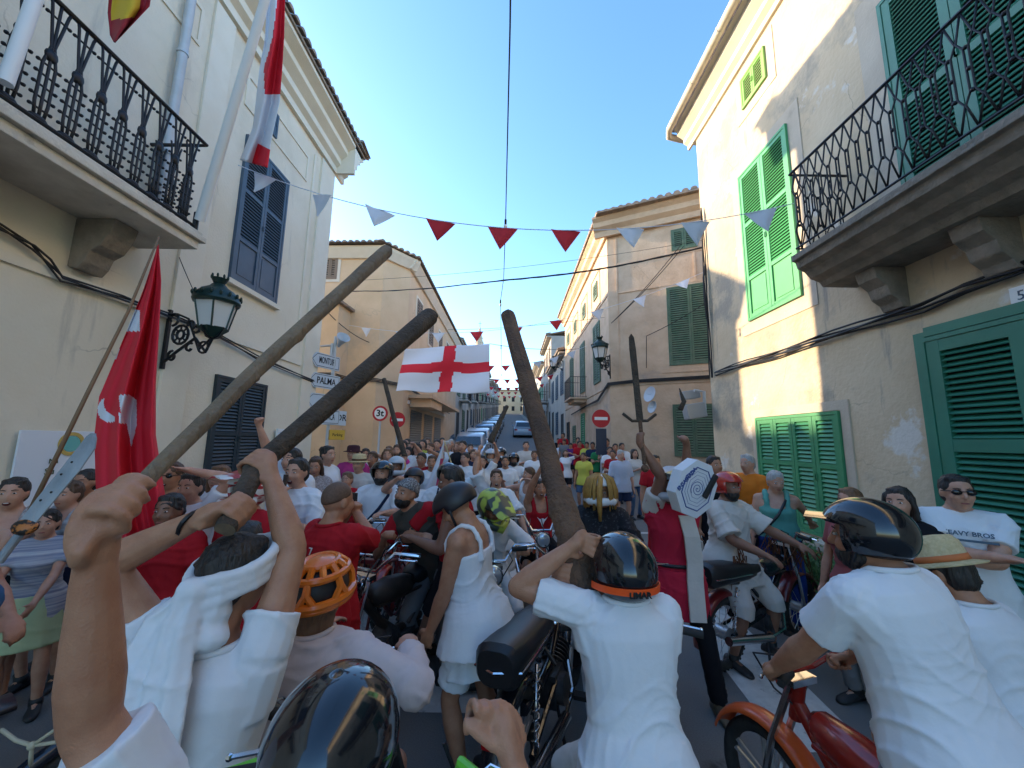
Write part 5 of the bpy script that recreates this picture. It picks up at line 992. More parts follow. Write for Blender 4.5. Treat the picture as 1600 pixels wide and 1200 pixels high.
t=thing('loudspeaker','pale horn loudspeaker on a bracket above the town direction signs','loudspeaker',PY(520,535,9.2)); q=PY(519,540,9.2); b=MB(); b.lathe(q+V((.22,0,.12)),V((.5,-.5,.5)),[(.03,-.2),(.05,-.1),(.14,.12),(.16,.14),(.13,.12),(.03,-.05)],18); b.build('horn',M_alsign,t,smooth='a'); b=MB(); b.tube([q-V((.28,0,.02)),q+V((.12,0,.02))],.025,8); b.tube([q-V((0,0,.3)),q+V((0,0,.05))],.04,8); b.build('bracket',M_pipe,t,smooth='a')
# planter
q=V((3.62,4.75,0)); t=thing('planter','leafy green plants in a low clay trough beneath the green window','plant',(3.62,4.7,.12)); b=MB(); b.box(3.35,3.8,4.05,5.35,.12,.38); b.build('trough',mat('clay_trough',(.22,.10,.06),.85,col2=(.15,.07,.045),nscale=5,bump=.4),t,bevel=.02)
b=MB(); rn=random.Random(5)
for k in range(1500):
    c=V((3.5+rn.gauss(0,.15),4.65+rn.uniform(-.68,.72),.42+abs(rn.gauss(0,.15)))); d=V((rn.uniform(-1,1),rn.uniform(-1,1),rn.uniform(-.2,1))).normalized(); e=d.orthogonal().normalized()*.018; b.add([c-d*.035,c+e,c+d*.035,c-e],[(0,1,2,3)])
b.build('foliage',mat('leaf_green',(.05,.13,.03),.6,col2=(.09,.20,.05),nscale=9),t,recalc=False)
b=MB()
for k in range(24): x_=3.5+rn.gauss(0,.1);y_=4.65+rn.uniform(-.6,.65); b.tube([(x_,y_,.36),(x_+rn.gauss(0,.05),y_+rn.gauss(0,.05),.55+rn.random()*.15)],.004,4)
b.build('stem',mat('stem_green',(.06,.10,.03),.7),t)
# unseen house added to the west, cutting low sun off the right wall
house('sun_block_house','unseen pale house added far left to block low sun from the right wall',(-30,16,0),[(-36,4),(-28,4),(-28,32),(-36,32)],10.9,M_cream)
# ---------- the crowd ----------
def P_(label,px,pyt,d,yaw=180,sit=None,s=None,g=None,**k):
    """place a person by the photo column and head-top row at a measured distance"""
    hp=PY(px,pyt,d); z=gz(d) if g is None else g; ad=.03 if k.get('hat') else 0
    if sit is None:
        if s is None: s=max(.62,min(1.12,(hp.z-z)/(1.745+ad)))
        return person(label,hp.x,d,yaw,s=s,z=z,**k)
    s=s or 1.0; pel=(hp.z-z)/s-.812-ad; ln=k.get('lean',(0,0)); pel+=.8*(1-math.cos(R(ln[0])))
    k.setdefault('lf',(-.26,.22,0)); k.setdefault('rf',(.26,.22,0))
    return person(label,hp.x,d,yaw,s=s,z=z,pel=(0,-.0,pel),**k)
H=helmet
# foreground: rider below the camera whose left fist holds the pale pole
hp=PY(533,1012,.78)
fist=PY(168,800,.60); a=person('rider in glossy black helmet seen from above, raising the pale pole',hp.x,.76,0,s=1.0,z=0,nk=-.02,lsh=V((-.52,.72,1.21)),pel=(0,0,hp.z-.80),lh=PY(150,868,.62),lhk='grip',lax=(PY(375,590,.98)-PY(190,790,.66)).normalized(),gr=.015,fat=-.4,le=(-.4,-.05,-.4),rh=PY(800,1185,.86),rhk='grip',rax=(-.9,-.3,.25),re=(.8,-.2,-.6),lf=(-.3,.4,0),rf=(.3,.4,0),hat='open',tm=W1,bot='shorts',bm=JEAN,vox=.0055,fold=.008,len_=.88,lp=V((.6,.8,.1)))
g0=a[4]['GR'][-1]; ax0=(PY(375,590,.95)-g0).normalized(); log([g0-ax0*.035,PY(395,583,1.0),PY(604,392,1.9)],[.012,.019,.033],'long pale pole raised by the near fist, thin end held low',M_woodl)
H(a,'open',M_hb,peak=False,s=.90)
# man with white headscarf
a=P_('man in a white headscarf with both arms raised, seen from behind',322,838,1.18,0,sit=1,s=1.0,lean=(4,4),lh=PY(308,812,1.17),lhk='grip',rh=PY(424,748,1.36),rhk='grip',lax=PY(670,492,2.5)-PY(338,768,1.16),rax=PY(670,492,2.5)-PY(338,768,1.16),gr=.034,le=(-.9,-.1,-.3),re=(.8,.2,-.3),head=(-18,4,0),nk=.045,skin='tan',hc='black',vox=.0065,fold=.008,bm=JEAN,len_=.40,lp=V((.3,.8,-.3)),rp=V((-.3,.2,-.9)))
t,HD,Mh,c,K=a
gL,gR=K['GR'][-1],K['GR'][1]; axB=(gR-gL).normalized(); log([gL-axB*.07,gL,gR,PY(672,494,2.45)],[.028,.030,.034,.058],'thick dark log held up in both hands by the man in a white headscarf',M_woodd)
b=MB(); U_,F_,R_=K['U'],K['Fw'],K['Rt']; BK=lambda x_,z_,o_:K['P']+R_*x_+U_*z_-F_*(.135+o_)
for k,(z0,tl) in enumerate(((.050,.42),(.022,.42),(-.008,.36))): b.tube([HD((.092*math.sin(q),-.012+.110*math.cos(q),z0+tl*.11*math.cos(q)+.005*math.sin(q*3+k))) for q in [2*PI*i/24 for i in range(24)]],.019,8,closed=True)
b.sph(HD((.01,-.128,-.015)),(.045,.035,.04),n=12,m=8)
def tail(pts,ws,th):
    rg=[]; n=len(pts)-1
    for i in range(4*n+1):
        k=min(i//4,n-1); f=i/4-k; p=pts[k].lerp(pts[k+1],f); w_=ws[k]*(1-f)+ws[k+1]*f; rg.append([p+R_*(w_*math.cos(q))-F_*(th*math.sin(q)+.007*math.sin(w_*90+math.cos(q)*7)) for q in [2*PI*m_/20 for m_ in range(20)]])
    b.loft(rg)
kn=HD((.01,-.135,-.015))
tail([kn,HD((.015,-.15,-.09)),BK(.02,.40,.035),BK(.025,.24,.025),BK(.05,.04,.03)],[.03,.05,.062,.058,.066],.020)
tail([kn,HD((-.04,-.15,-.08)),BK(-.09,.42,.03),BK(-.15,.30,.015),BK(-.17,.20,.01)],[.03,.055,.07,.06,.02],.024)
b.sph(HD((0,-.075,-.075)),(.085,.055,.075),Mh,n=14,m=8); b.sph(HD((0,-.085,-.13)),(.11,.06,.05),Mh,n=14,m=8)
remesh(b,'headscarf',W1,t,.0065,1,.006,3,14)
b=MB(); b.tube([K['ARM'][-1][1].lerp(K['ARM'][-1][2],.93)+V((.037*math.cos(q)*.45,.037*math.sin(q),.034*math.cos(q))) for q in [2*PI*i/14 for i in range(14)]],.006,6,closed=True); b.build('bracelet',M_iron,t)
# orange helmet rider
a=P_('rider with orange climbing style helmet and washed pink linen shirt seen from behind',502,846,1.62,-8,sit=1,s=.98,hat='climb',hair='bob',hc='light',top='shirt',tm=PINKW,len_=1.85,lh=(-.25,.42,.98),rh=PY(640,1013,1.75),rhk='grip',rax=(-1,-.2,0),gr=.017,re=(.9,-.3,-.2),skin='light',vox=.0085,bm=BLK,fold=.010,nk=-.01)
t,HD,Mh,c,K=a; s_=K['s']; h=HD((0,-.008,.03)); Mt=Mh@Matrix.Rotation(R(6),3,'X')
b=MB(); E=lambda e_,a_,r=1: h+Mt@V((.118*math.cos(R(e_))*math.sin(R(a_)),.140*math.cos(R(e_))*math.cos(R(a_)),.122*math.sin(R(e_))))*s_*r
for e0,w_ in((-8,.017),(-16,.014)): b.tube([E(e0,k*12) for k in range(30)],w_,8,closed=True)
b.tube([E(34,k*12) for k in range(30)],.015,8,closed=True); b.tube([E(58,k*15) for k in range(24)],.013,8,closed=True)
for k in range(12): 
    a0=k*30; b.tube([E(-8,a0),E(13,a0+15*(1 if k%2 else -1)*.9),E(34,a0+15*(1 if k%2 else -1))],.013,6); b.tube([E(34,a0+15),E(46,a0+15),E(58,a0+15)],.014,6)
rg=[[E(56+34*i/6,k*15) for k in range(24)] for i in range(6)]; b.loft(rg+[[E(89,k*15) for k in range(24)]]+[[E(86,k*15,.93) for k in range(24)]]+[[E(56,k*15,.93) for k in range(24)]],False,True)
hm=b.build('helmet',M_ho,t,smooth='a'); b=MB(); b.sph(h,V((.104,.126,.108))*s_,Mt,20,10,zmin=-.15); b.build('liner',M_hm,hm,smooth=True)
b=MB(); b.sph(HD((0,-.05,-.02)),V((.082,.07,.09))*s_,Mh,14,8); 
for k in range(12): q=(k-5.5)*.2; capsule(b,[HD((.08*math.sin(q),-.08*math.cos(q),-.05)),HD((.085*math.sin(q),-.105*math.cos(q),-.12-.02*math.sin(k*3)))],[.02,.012],8)
remesh(b,'hair',HC['light'],t,.009,1,.005,4,50)
# white shirt rider with orange band
a=P_('rider whose black helmet has a neon orange band, gripping the stout log',984,812,1.55,2,sit=1,s=1.0,nk=-.03,lean=(10,0),hat='open',lh=PY(888,858,1.66),lhk='grip',lax=(.1,.05,1),gr=.04,le=(-.7,.1,-.25),rh=PY(912,905,1.75),rhk='grip',rax=(.1,.05,1),re=(1,0,-.6),vox=.0065,tm=W1,bm=W2,fold=.008,fat=.0,head=(4,-8,0),len_=.72,lp=V((.9,.4,0)),rp=V((-.9,.3,0)))
t,HD,Mh,c,K=a; hm=H(a,'open',M_hb,peak=False,s=1.03); hq=HD((0,-.010,.028)); band(hq,Mh,.128,.152,-.060,M_fl,hm,'band',95,265,.004,.024,.028,s=K['s']*1.03)
text('LIMAR',.030,tframe(hq+Mh@V((0,-.164,-.040))*K['s'],Mh@V((1,0,0)),Mh@V((0,0,1))),M_dark,hm,bold=.001)
# right foreground rider
hx=PY(1368,782,1.14); a=person('man in black helmet sitting astride the scarlet moped at right front',PY(1500,1000,1.16).x+.09,1.30,16,s=.97,nk=-.02,z=0,pel=(0,0,1.02),lean=(15,-1),head=(22,-2,0),hat='open',lh=V((1.10,1.72,1.0)),lhk='grip',lax=(1,.3,.0),gr=.018,le=(-.5,-.3,-.4),rh=(.30,.48,1.02),rhk='grip',rax=(1,0,0),lf=(-.32,.25,0),rf=(.32,.25,0),tm=W1,bot='pants',bm=GRY,vox=.0065,fold=.009,fat=.12,len_=.68,beard=1)
H(a,'open',M_hb,peak=True,s=.94)
# straw hat person
a=P_('person in a straw sunhat with orange band, behind the right front rider',1545,838,1.80,12,sit=1,s=1.0,hat='straw',hair='short',lean=(12,0),lh=(-.25,.45,1.0),rh=(.25,.45,1.0),vox=.009,tm=W1,fold=.009,bm=BLK,fat=.15,head=(10,16,0),len_=.8); sunhat(a,M_straw,mat('hat_band_orange',(.55,.16,.05),.8),brim=.155,h=.12)
# red shirt man filming
a=P_('bald man in a red tee filming with a phone, seen from behind',524,757,2.42,-28,s=.96,tm=RED,hair='shaved',bot='shorts',bm=JEAN,lh=PY(545,800,2.72),rh=PY(556,800,2.70),lhk='fist',rhk='fist',le=(-.7,.2,-.8),re=(.8,.2,-.9),vox=.009,fold=.009,fat=.12,head=(-8,2,0),len_=.85)
t,HD,Mh,c,K=a; q=PY(551,787,2.74); b=MB(); b.box(-.038,.038,-.005,.005,-.075,.075,T=Matrix.Translation(q)@Matrix.Rotation(R(-25),4,'Z')); tag(center(b.build('phone',P_blk,bevel=.004)),'black phone held up by the bald man in red','phone')
p=K['P']-K['Fw']*.135*.96+K['U']*.36; text('7',.06,tframe(p,K['Rt'],K['U']),M_white,t)
b=MB(); b.loft([[K['P']+K['Rt']*(.16+.08*math.cos(q_)*w_)-K['Fw']*(.10-.10*math.sin(q_)*w_)+V((0,0,z)) for q_ in [2*PI*k/16 for k in range(16)]] for z,w_ in((.22,.3),(.15,1),(.0,1.3),(-.1,1.1),(-.14,.5))]); o=remesh(b,'red_bag',RED,None,.01,2,.006,3); tag(center(o),'slouchy red bag hanging at the side of the bald man in red','bag')
# sundress man
a=P_('man in a white sundress and matte black helmet bowing his head',748,785,2.45,74,s=.965,top='dress',tm=W1,hat='skate',head=(6,36,0),lean=(8,0),bot='shorts',bm=W1,lh=(-.14,.25,.78),rh=(.20,.12,.74),rhk='relax',vox=.0095,skin='tan',fold=.010,fat=.1,beard=0,hair='short',shoes=M_shoe,rf=(.12,-.15,0))
H(a,'skate',M_hm,s=1.05)
t,HD,Mh,c,K=a; b=MB(); q=K['P']+(K['U']*.36-K['Rt']*.11+K['Fw']*.105)*K['s']; b.sph(q,.018,n=8,m=6); b.build('badge',M_fr,t,smooth=True)
# red tank top man in black shorts
a=P_('person in red tank top and black shorts stepping behind the man in the sundress',712,772,3.2,95,s=1.0,top='tank',tm=RED,bm=BLK,bot='shorts',lf=(.05,.28,0),rf=(0,-.25,0),lh=(-.12,.3,1.15),skin='dark',head=(10,10,0))
t,HD,Mh,c,K=a; 
# vest man with bandana
a=person('bearded man in brown vest and grey patterned headcloth leaning over his moped',PY(683,860,3.5).x,3.5,165,s=1.0,pel=(0,0,.88),lean=(22,22),head=(-14,-14,-16),top='vest',tm=BRN,bot='pants',bm=GRY,hair='none',beard=1,mouth=.3,lh=PY(660,838,3.15),lhk='grip',lax=(1,0,0),rh=PY(600,842,3.2),rhk='grip',rax=(1,0,0),le=(.6,.0,-.6),skin='tan',vox=.011,hc='black')
t,HD,Mh,c,K=a; b=MB(); Mt=Mh@Matrix.Rotation(R(20),3,'X'); b.sph(HD((0,-.014,.03)),V((.087,.108,.104)),Mt,20,12,zmin=-.05); b.sph(HD((0,-.115,-.01)),.03,n=8,m=5); b.build('headcloth',mat('chequered_cloth',(.28,.28,.29),.85,col2=(.10,.10,.11),nscale=90,lo=.47,hi=.53,det=0),t,smooth=True)
for side in(-1,1):
    Sh,E_,T_,a_=K['ARM'][side]; b=MB(); b.sph(Sh,.074*a_,n=12,m=8); b.tube([Sh,Sh.lerp(E_,.6)],[.070*a_,.070*a_],14); remesh(b,'sleeve',RED,t,.012,2,.008,2)
# costume man with octagonal box shield
a=P_('man in a red and white costume with a motocross helmet raising a wooden sword',1046,712,3.12,176,s=.99,hat='mx',top='shirt',tm=RED2,len_=.4,wlen=-.16,bot='pants',bm=BLK,rh=PY(1005,700,3.0),rhk='grip',rax=(0,.1,1),gr=.018,lh=PY(1072,690,2.85),lhk='fist',re=(-.6,.2,-.5),le=(.5,.4,-.2),shoes=M_shoeb,skin='dark',rf=(.10,.0,0),lf=(-.24,.1,0),vox=.0115)
H(a,'mx',M_hgr,s=1.0); t,HD,Mh,c,K=a
b=MB(); 
for side in(1,-1): Sh,E_,T_,a_=K['ARM'][side]; b.sph(Sh,.08*a_,n=12,m=8); b.tube([Sh,Sh.lerp(E_,.5)],[.08,.085],14)
remesh(b,'sleeve',W2,t,.013,2,.01,3)
b=MB(); rg=[]
for z,w_,hd in((.05,.20,.16),(-.1,.23,.19),(-.28,.25,.20)): rg.append([K['P']+K['Rt']*w_*math.cos(q)+K['Fw']*hd*math.sin(q)+V((0,0,z)) for q in [2*PI*k/24 for k in range(24)]])
b.loft(rg); remesh(b,'costume_skirt',RED2,t,.013,1,.008,3)
b=MB(); vs=[]
F_=K['Fw'];U_=K['U'];Rt=K['Rt']
b.loft([[K['P']+U_*z+F_*(f+.012*0)+Rt*(x0+q) for q in(-.055,.055)]+[K['P']+U_*z+F_*(f-.02)+Rt*(x0+q) for q in(.055,-.055)] for z,f,x0 in((.44,.140,-.06),(.3,.178,-.08),(.12,.185,-.09),(.0,.200,-.08),(-.25,.250,-.07))]); b.build('white_stripe',W2,t)
b=MB(); b.tube([K['P']+U_*.08+Rt*.192*math.cos(q)+F_*.148*math.sin(q) for q in [2*PI*k/24 for k in range(24)]],.014,6,closed=True); b.build('belt',M_seat,t)
# sword
q0,q1=PY(1006,715,2.98),PY(986,522,3.1); ax=(q1-q0).normalized(); sd=ax.cross(V((0,1,0))).normalized()
t=thing('wooden_sword','dark wooden sword with a curved guard raised upright on the right','toy sword',q0-ax*.16)
b=MB(); gq=q0.lerp(q1,.28); b.loft([[gq+ax*z+sd*w_*math.cos(k*PI/4)+V((0,.010*math.sin(k*PI/4),0)) for k in range(8)] for z,w_ in((0,.028),(.3,.026),(.6,.028),(.7,.022),((q1-gq).length,.003))]); b.build('blade',M_woodd,t)
b=MB(); b.tube([q0-ax*.05,gq],.016,8); b.build('handle',M_woodr,t); b=MB(); b.tube([gq-sd*.13+ax*.05,gq-sd*.06,gq,gq+sd*.06,gq+sd*.13+ax*.06],.012,7); b.build('guard',M_woodd,t,smooth=True); b=MB(); b.sph(q0-ax*.08,.03,n=10,m=6); b.build('pommel',M_woodr,t,smooth=True)
# octagonal box
q=PY(1082,762,2.55); n_=V((-.10,-1,.05)).normalized(); up=V((.22,0,1)); up=(up-n_*up.dot(n_)).normalized(); rt=up.cross(n_); 
rt=V((1,0,0)); rt=(rt-n_*rt.dot(n_)).normalized(); up=n_.cross(rt)*1.0
if up.z<0: up=-up
T=tframe(q,rt,up)@Matrix.Rotation(R(-20),4,'Z')@Matrix.Rotation(R(24),4,'Y'); rb_=.172
t=thing('octagonal_box','white octagonal pastry box with blue spiral print strapped on as a shield','box',q)
oc=lambda r_,z:[(r_*math.cos(PI/8+k*PI/4)*.92,r_*math.sin(PI/8+k*PI/4)*1.1,z) for k in range(8)]
b=MB(T); b.loft([oc(rb_,-.05),oc(rb_,.04)]); bx_=b.build('carton',mat('white_card',(.68,.70,.74),.6),t,bevel=.003)
M_bp=mat('blue_print',(.05,.09,.28),.6)
b=MB(T); b.tube([(x,y_,.042) for x,y_,z in oc(rb_*.74,0)],.004,4,closed=True); b.build('print',M_bp,bx_)
for rr in(.34,.48,.6): b=MB(T); b.tube([(x,y_,.042) for x,y_,z in oc(rb_*rr,0)],.0012,4,closed=True); b.build('print',M_bp,bx_)
b=MB(T); b.tube([(.006*i*.26*math.cos(i*.5),.0016*i*math.sin(i*.5),.043) for i in range(34)],.0022,4); b.build('print',M_bp,bx_)
text('ENSAIMADA',.034,T@Matrix.Translation((-.098,.035,.043))@Matrix.Rotation(R(64),4,'Z'),M_bp,bx_,bold=.001)
b=MB(T); b.box(.05,.085,-.02,.15,.041,.062,T=Matrix.Rotation(R(-14),4,'Z')); b.build('strap',M_seat,t,bevel=.008)
# knife-like object in raised left fist
q=PY(1063,640,2.85); b=MB(); b.tube([q,q+V((.03,0,.06)),q+V((0,0,.16))],[.02,.018,.004],8); tag(center(b.build('wooden_dagger',M_woodd,smooth=True)),'short dark wooden dagger in the fist above the pastry box','toy dagger')
# tunic man on black moped
a=P_('man in pale sackcloth tunic and red helmet on the moped by the wall',1132,728,3.85,205,sit=1,s=1.0,hat='open',top='tunic',tm=W2,skin='dark',beard=1,hc='black',lh=(-.30,.45,1.02),rh=(.15,.42,.98),lf=(-.28,.15,0),rf=(.25,.15,0),bot='shorts',fat=.15); H(a,'open',M_hr,peak=False)
t,HD,Mh,c,K=a; b=MB(); 
for k in range(40): p=K['P']+K['Fw']*(.16+.03*random.random())+K['Rt']*(.12+random.gauss(0,.06))+V((0,0,.02+random.gauss(0,.05))); b.tube([p,p+V((random.gauss(0,.04),-.02,-.10-random.random()*.14))],[.006,.002],4)
o=b.build('fur_tail',mat('rusty_fur',(.20,.07,.025),.9,col2=(.10,.035,.015),nscale=30)); tag(center(o),'shaggy rust coloured fur hanging at the belt of the man in the tunic','fur')
# black shirt golden strands
a=P_('rider in black shirt with white helmet draped in golden strands',937,735,3.65,172,sit=1,s=.98,hat='full',top='shirt',tm=mat('black_floral_cloth',(.012,.012,.016),.85,col2=(.05,.05,.06),nscale=40,lo=.55,hi=.6),skin='tan',lh=(-.28,.42,.98),rh=(.28,.42,.98),lhk='fist',rhk='fist',bot='pants',fat=.25); hm=H(a,'full',M_hw,peak=False,s=1.05)
t,HD,Mh,c,K=a; b=MB()
for k in range(60):
    a_=random.uniform(0,2*PI); rr=1.03; x0,y0=.135*math.sin(a_),.155*math.cos(a_)
    if y0>.09 and abs(x0)<.05 and x0<.0: continue
    x1=x0*1.12;y1=y0*1.12; b.tube([HD((x0*.35,y0*.35,.172)),HD((x0*.85,y0*.85,.13)),HD((x1,y1,.03)),HD((x1*1.02,y1*1.02,-.08-random.random()*.06))],[.009,.011,.012,.006],5)
b.tube([HD((.0,.10,.15)),HD((.02,.17,.06)),HD((.025,.20,-.08)),HD((.02,.19,-.22))],[.02,.028,.025,.012],8)
b.build('golden_strands',mat('golden_strands',(.45,.24,.05),.7,col2=(.30,.15,.03),nscale=25),t,smooth=True)
# red tank rider + friend in white
a=P_('rider in red tank top with a white bird print on an orange moped',843,742,5.1,190,sit=1,s=1.0,top='tank',tm=RED,bm=BLK,skin='tan',rh=(.1,.4,1.55),lh=(-.3,.45,1.0),lf=(-.32,.15,0),rf=(.32,.15,0),mouth=.4)
t,HD,Mh,c,K=a; q=K['P']+K['Fw']*.135+K['U']*.26
b=MB(tframe(q,-K['Rt']*-1,K['U'])); 
b.add([(0,-.06,0),(.02,-.01,0),(.07,.06,0),(.03,.03,0),(.01,.04,0),(-.01,.04,0),(-.03,.03,0),(-.07,.06,0),(-.02,-.01,0)],[(0,1,2,3,4,5,6,7,8)]); b.v=[tuple(V(v)+K['Fw']*.02) for v in b.v]; b.build('print',W1,t,recalc=False)
P_('youth in white sleeveless top and headband turning toward the raised log',828,724,5.6,150,top='tank',tm=W1,skin='light',hc='brown',lh=(-.2,.3,1.5),rh=(.35,.25,1.45),head=(-30,0,0))
# shouting riders
a=P_('shouting rider in black helmet and white linen shirt with dark braces, one fist raised',700,716,4.7,182,sit=1,s=1.0,hat='open',top='shirt',tm=W1,skin='light',beard=1,mouth=1,hc='black',lh=PY(748,715,4.7),lhk='fist',rh=(.3,.3,.95),rhk='fist',head=(0,-6,0),len_=1.4); H(a,'open',M_hb,peak=False)
t,HD,Mh,c,K=a
for q in(-1,1): b=MB(); b.tube([K['P']+(K['U']*z+K['Fw']*f+K['Rt']*q*.09) for z,f in((-.05,.14),(.15,.152),(.3,.158),(.42,.135),(.5,.03))],.016,6); b.build('brace',NAVY,t,smooth=True)
a=P_('rider in light tee and dark helmet smiling behind the man in the vest',649,724,5.0,180,sit=1,s=1.0,hat='open',tm=W1,skin='light',mouth=.7,rh=(.12,.38,1.42),rhk='fist')
H(a,'open',M_hm,peak=False)
a=P_('bearded rider in white shirt and black helmet with a dark sling across the chest',600,712,4.9,178,sit=1,s=1.08,hat='open',top='shirt',tm=W1,skin='light',beard=1,mouth=.8,lh=(-.2,.45,1.0),rh=(.3,.4,.95),fat=.2); H(a,'open',M_hb,peak=False)
t,HD,Mh,c,K=a; b=MB(); b.tube([K['P']+(K['U']*z+K['Fw']*f+K['Rt']*x_) for z,f,x_ in((-.02,.12,.22),(.12,.175,.12),(.3,.172,-.04),(.44,.12,-.12),(.5,.02,-.14))],.02,6); b.build('sling',NAVY,t,smooth=True)
a=P_('rider with grey helmet and orange scarf behind the bearded one',621,708,5.7,180,sit=1,s=1.03,hat='full',tm=GRY,skin='dark'); H(a,'full',M_hgr,peak=False)
a=P_('youth in white robe shouting with one arm up, centre of the crowd',776,722,4.7,184,s=.92,top='tunic',tm=W1,skin='light',hc='brown',mouth=1,rh=PY(748,706,4.7),rhk='fist',lh=(-.35,.35,1.0),re=(.3,.3,-.5))
a=P_('rider with acid green camouflage helmet and white shirt bending over the turquoise moped',764,752,3.9,190,sit=1,s=1.0,hat='mx',tm=W1,top='shirt',head=(25,28,8),lean=(14,0),lh=(-.3,.4,.95),rh=(.3,.4,.95),lhk='fist',rhk='fist',bot='pants',bm=W1); H(a,'mx',M_hg,s=1.08)
a=P_('rider with dark face scarf and black helmet coming down the street',803,704,9.0,180,sit=1,s=1.06,hat='open',tm=W1,skin='dark',beard=1,hc='black',lh=(-.3,.4,.98),rh=(.3,.4,.98),lf=(-.3,.1,0),rf=(.3,.1,0)); H(a,'open',M_hb,peak=False)
a=P_('grey bearded rider in black with a grey helmet behind the raised fists',767,697,8.2,178,sit=1,s=1.05,hat='open',tm=BLK,beard=1,hc='grey'); H(a,'open',M_hgr,peak=False)
a=P_('rider in dark clothes with a black and white helmet behind the shouting youth',783,696,9.2,180,sit=1,s=1.05,hat='full',tm=NAVY); H(a,'full',mat('black_white_helmet',(.02,.02,.02),.3,col2=(.7,.7,.7),nscale=14,lo=.5,hi=.53,det=0),peak=False)
P_('young man in cream shirt standing in the street behind the rider with the face scarf',822,686,11.0,180,top='shirt',tm=W2,skin='light',rh=(.1,.25,1.15),bot='pants',bm=W2,len_=1.6)
P_('person in white with cap standing by the right kerb up the street',851,683,15.5,180,top='shirt',tm=W1,skin='dark',lh=(-.1,.3,1.2),rh=(.1,.3,1.2))
a=P_('small rider with a white helmet low behind the tall log',850,703,10.5,180,sit=1,s=.95,hat='full',tm=BLK); H(a,'full',M_hw,peak=False)
# left side rows
a=P_('man in a loose white shirt shouting into a dark stick near the poster board',470,706,3.4,176,top='shirt',tm=W1,skin='light',mouth=1,hc='black',rh=(-.02,.26,1.40),rhk='fist',lh=(-.12,.30,1.22),lhk='fist',len_=1.3,hair='short')
t,HD,Mh,c,K=a; b=MB(); q=HD((0,.14,-.10)); b.tube([q+V((0,0,.10)),q-V((.02,0,.20))],[.018,.014],8); tag(center(b.build('dark_stick',M_woodd)),'short dark stick held to the mouth of the man in the loose white shirt','stick')
P_('person half hidden behind the thick log with one arm raised',461,692,4.2,170,tm=W1,skin='light',rh=(.30,.15,1.9),rhk='fist')
P_('woman with tied dark hair looking right near the small yellow sign',512,690,5.3,245,hair='bun',fem=1,tm=W1,hc='black',skin='light')
P_('woman with brown fringe looking down at her phone beside the poster board',496,706,5.0,195,hair='long',fem=1,tm=LEO,hc='brown',skin='light',rh=(.08,.28,1.25),lh=(-.05,.3,1.28),head=(0,15,0))
a=P_('smiling person in a dark bucket hat standing behind the straw hat man',554,688,6.2,180,skin='light',tm=PNK,hat='b'); sunhat(a,mat('dark_red_hat',(.05,.01,.015),.9),None,brim=.15,h=.09)
a=P_('older man in a straw hat and open white shirt watching from the left',563,703,5.6,178,top='shirt',tm=W2,skin='light',hat='s',hc='grey',len_=1.5); sunhat(a,M_straw,mat('brown_band',(.12,.06,.03),.8),brim=.15)
P_('child in a red and white striped shirt beside the straw hat man',546,712,5.2,180,s=.86,tm=RED,skin='light',hc='light')
P_('boy in a purple shirt below the straw hat man',507,748,3.6,176,s=.80,tm=PUR,skin='tan',hc='black')
P_('woman in pale blue behind the orange scarf rider',607,695,6.6,190,fem=1,hair='bob',hc='light',tm=LBL,skin='light')
P_('bearded man in magenta shirt in front of the garage doors',622,690,7.8,180,tm=PNK,beard=1,hc='brown',skin='light')
P_('woman with pale hair squeezed between the blue and magenta shirts',609,693,8.6,180,fem=1,tm=W1,skin='light',hc='light')
bgL=[(644,686,9.0,W1,'long','brown','woman in white with long brown hair'),(653,688,8.6,W1,'long','black','woman in white with black hair and folded arms'),(662,683,10.2,YEL,'long','black','person in a yellow top'),(674,688,9.5,W1,'short','brown','person in a white vest by the small flag'),(684,683,10,NAVY,'short','black','man in navy shirt'),(699,685,9.6,W1,'short','grey','man in a printed white tee with folded arms'),(705,683,11.2,GRY,'short','grey','grey haired man behind the white tee'),(717,686,9.3,BLK,'long','light','blonde person in black'),(724,684,9.0,BLK,'short','black','tall person in black seen by the parked cars'),(735,690,10.6,RED,'short','black','person in red beside the silver car'),(668,681,11.6,W1,'short','brown','person in white at the back left'),(691,681,12.2,PUR,'short','black','person in purple at the back left'),(632,684,9.8,W1,'bob','black','woman in white by the garage door'),(638,682,11.4,BLU,'short','black','man in blue by the wall')]
for (px,py,d,m_,hr_,hc_,l) in bgL: P_(l+' at the left rear',px,py,d,180+random.uniform(-25,25),tm=m_,hair=hr_,hc=hc_,skin='light',fem=hr_=='long',lh=(-.1,.28,1.1+random.random()*.2) if random.random()<.5 else None,rh=(.1,.28,1.1) if random.random()<.5 else None,bot=random.choice(['shorts','pants']),bm=random.choice([BLK,JEAN,NAVY]),group='spectators at the left rear')
bgR=[(880,674,17,RED,'short','boy in dark red highest at the back'),(882,684,15.5,GRY,'short','child in grey vest'),(892,690,15,PUR,'short','boy in purple football shirt'),(903,681,15.2,RED,'short','taller boy in red football shirt behind'),(905,686,14.2,RED,'short','boy in red football shirt and dark shorts'),(917,688,14,YEL,'short','boy in yellow shirt'),(926,688,13.4,NAVY,'short','boy in navy shirt with folded arms'),(934,693,13,GRN,'short','boy in green shirt'),(948,682,12.6,BLK,'short','young man in black by the sign post'),(952,695,11.6,W1,'short','boy in white looking left'),(961,690,12,RED,'short','child with a cap'),(971,689,12.2,W1,'short','bald man at the back wall'),(958,700,10.6,RED,'short','child in dark red beside the old man'),(872,683,18,BLK,'short','person in black far behind the log'),(876,690,16,W1,'short','child in white behind the log')]
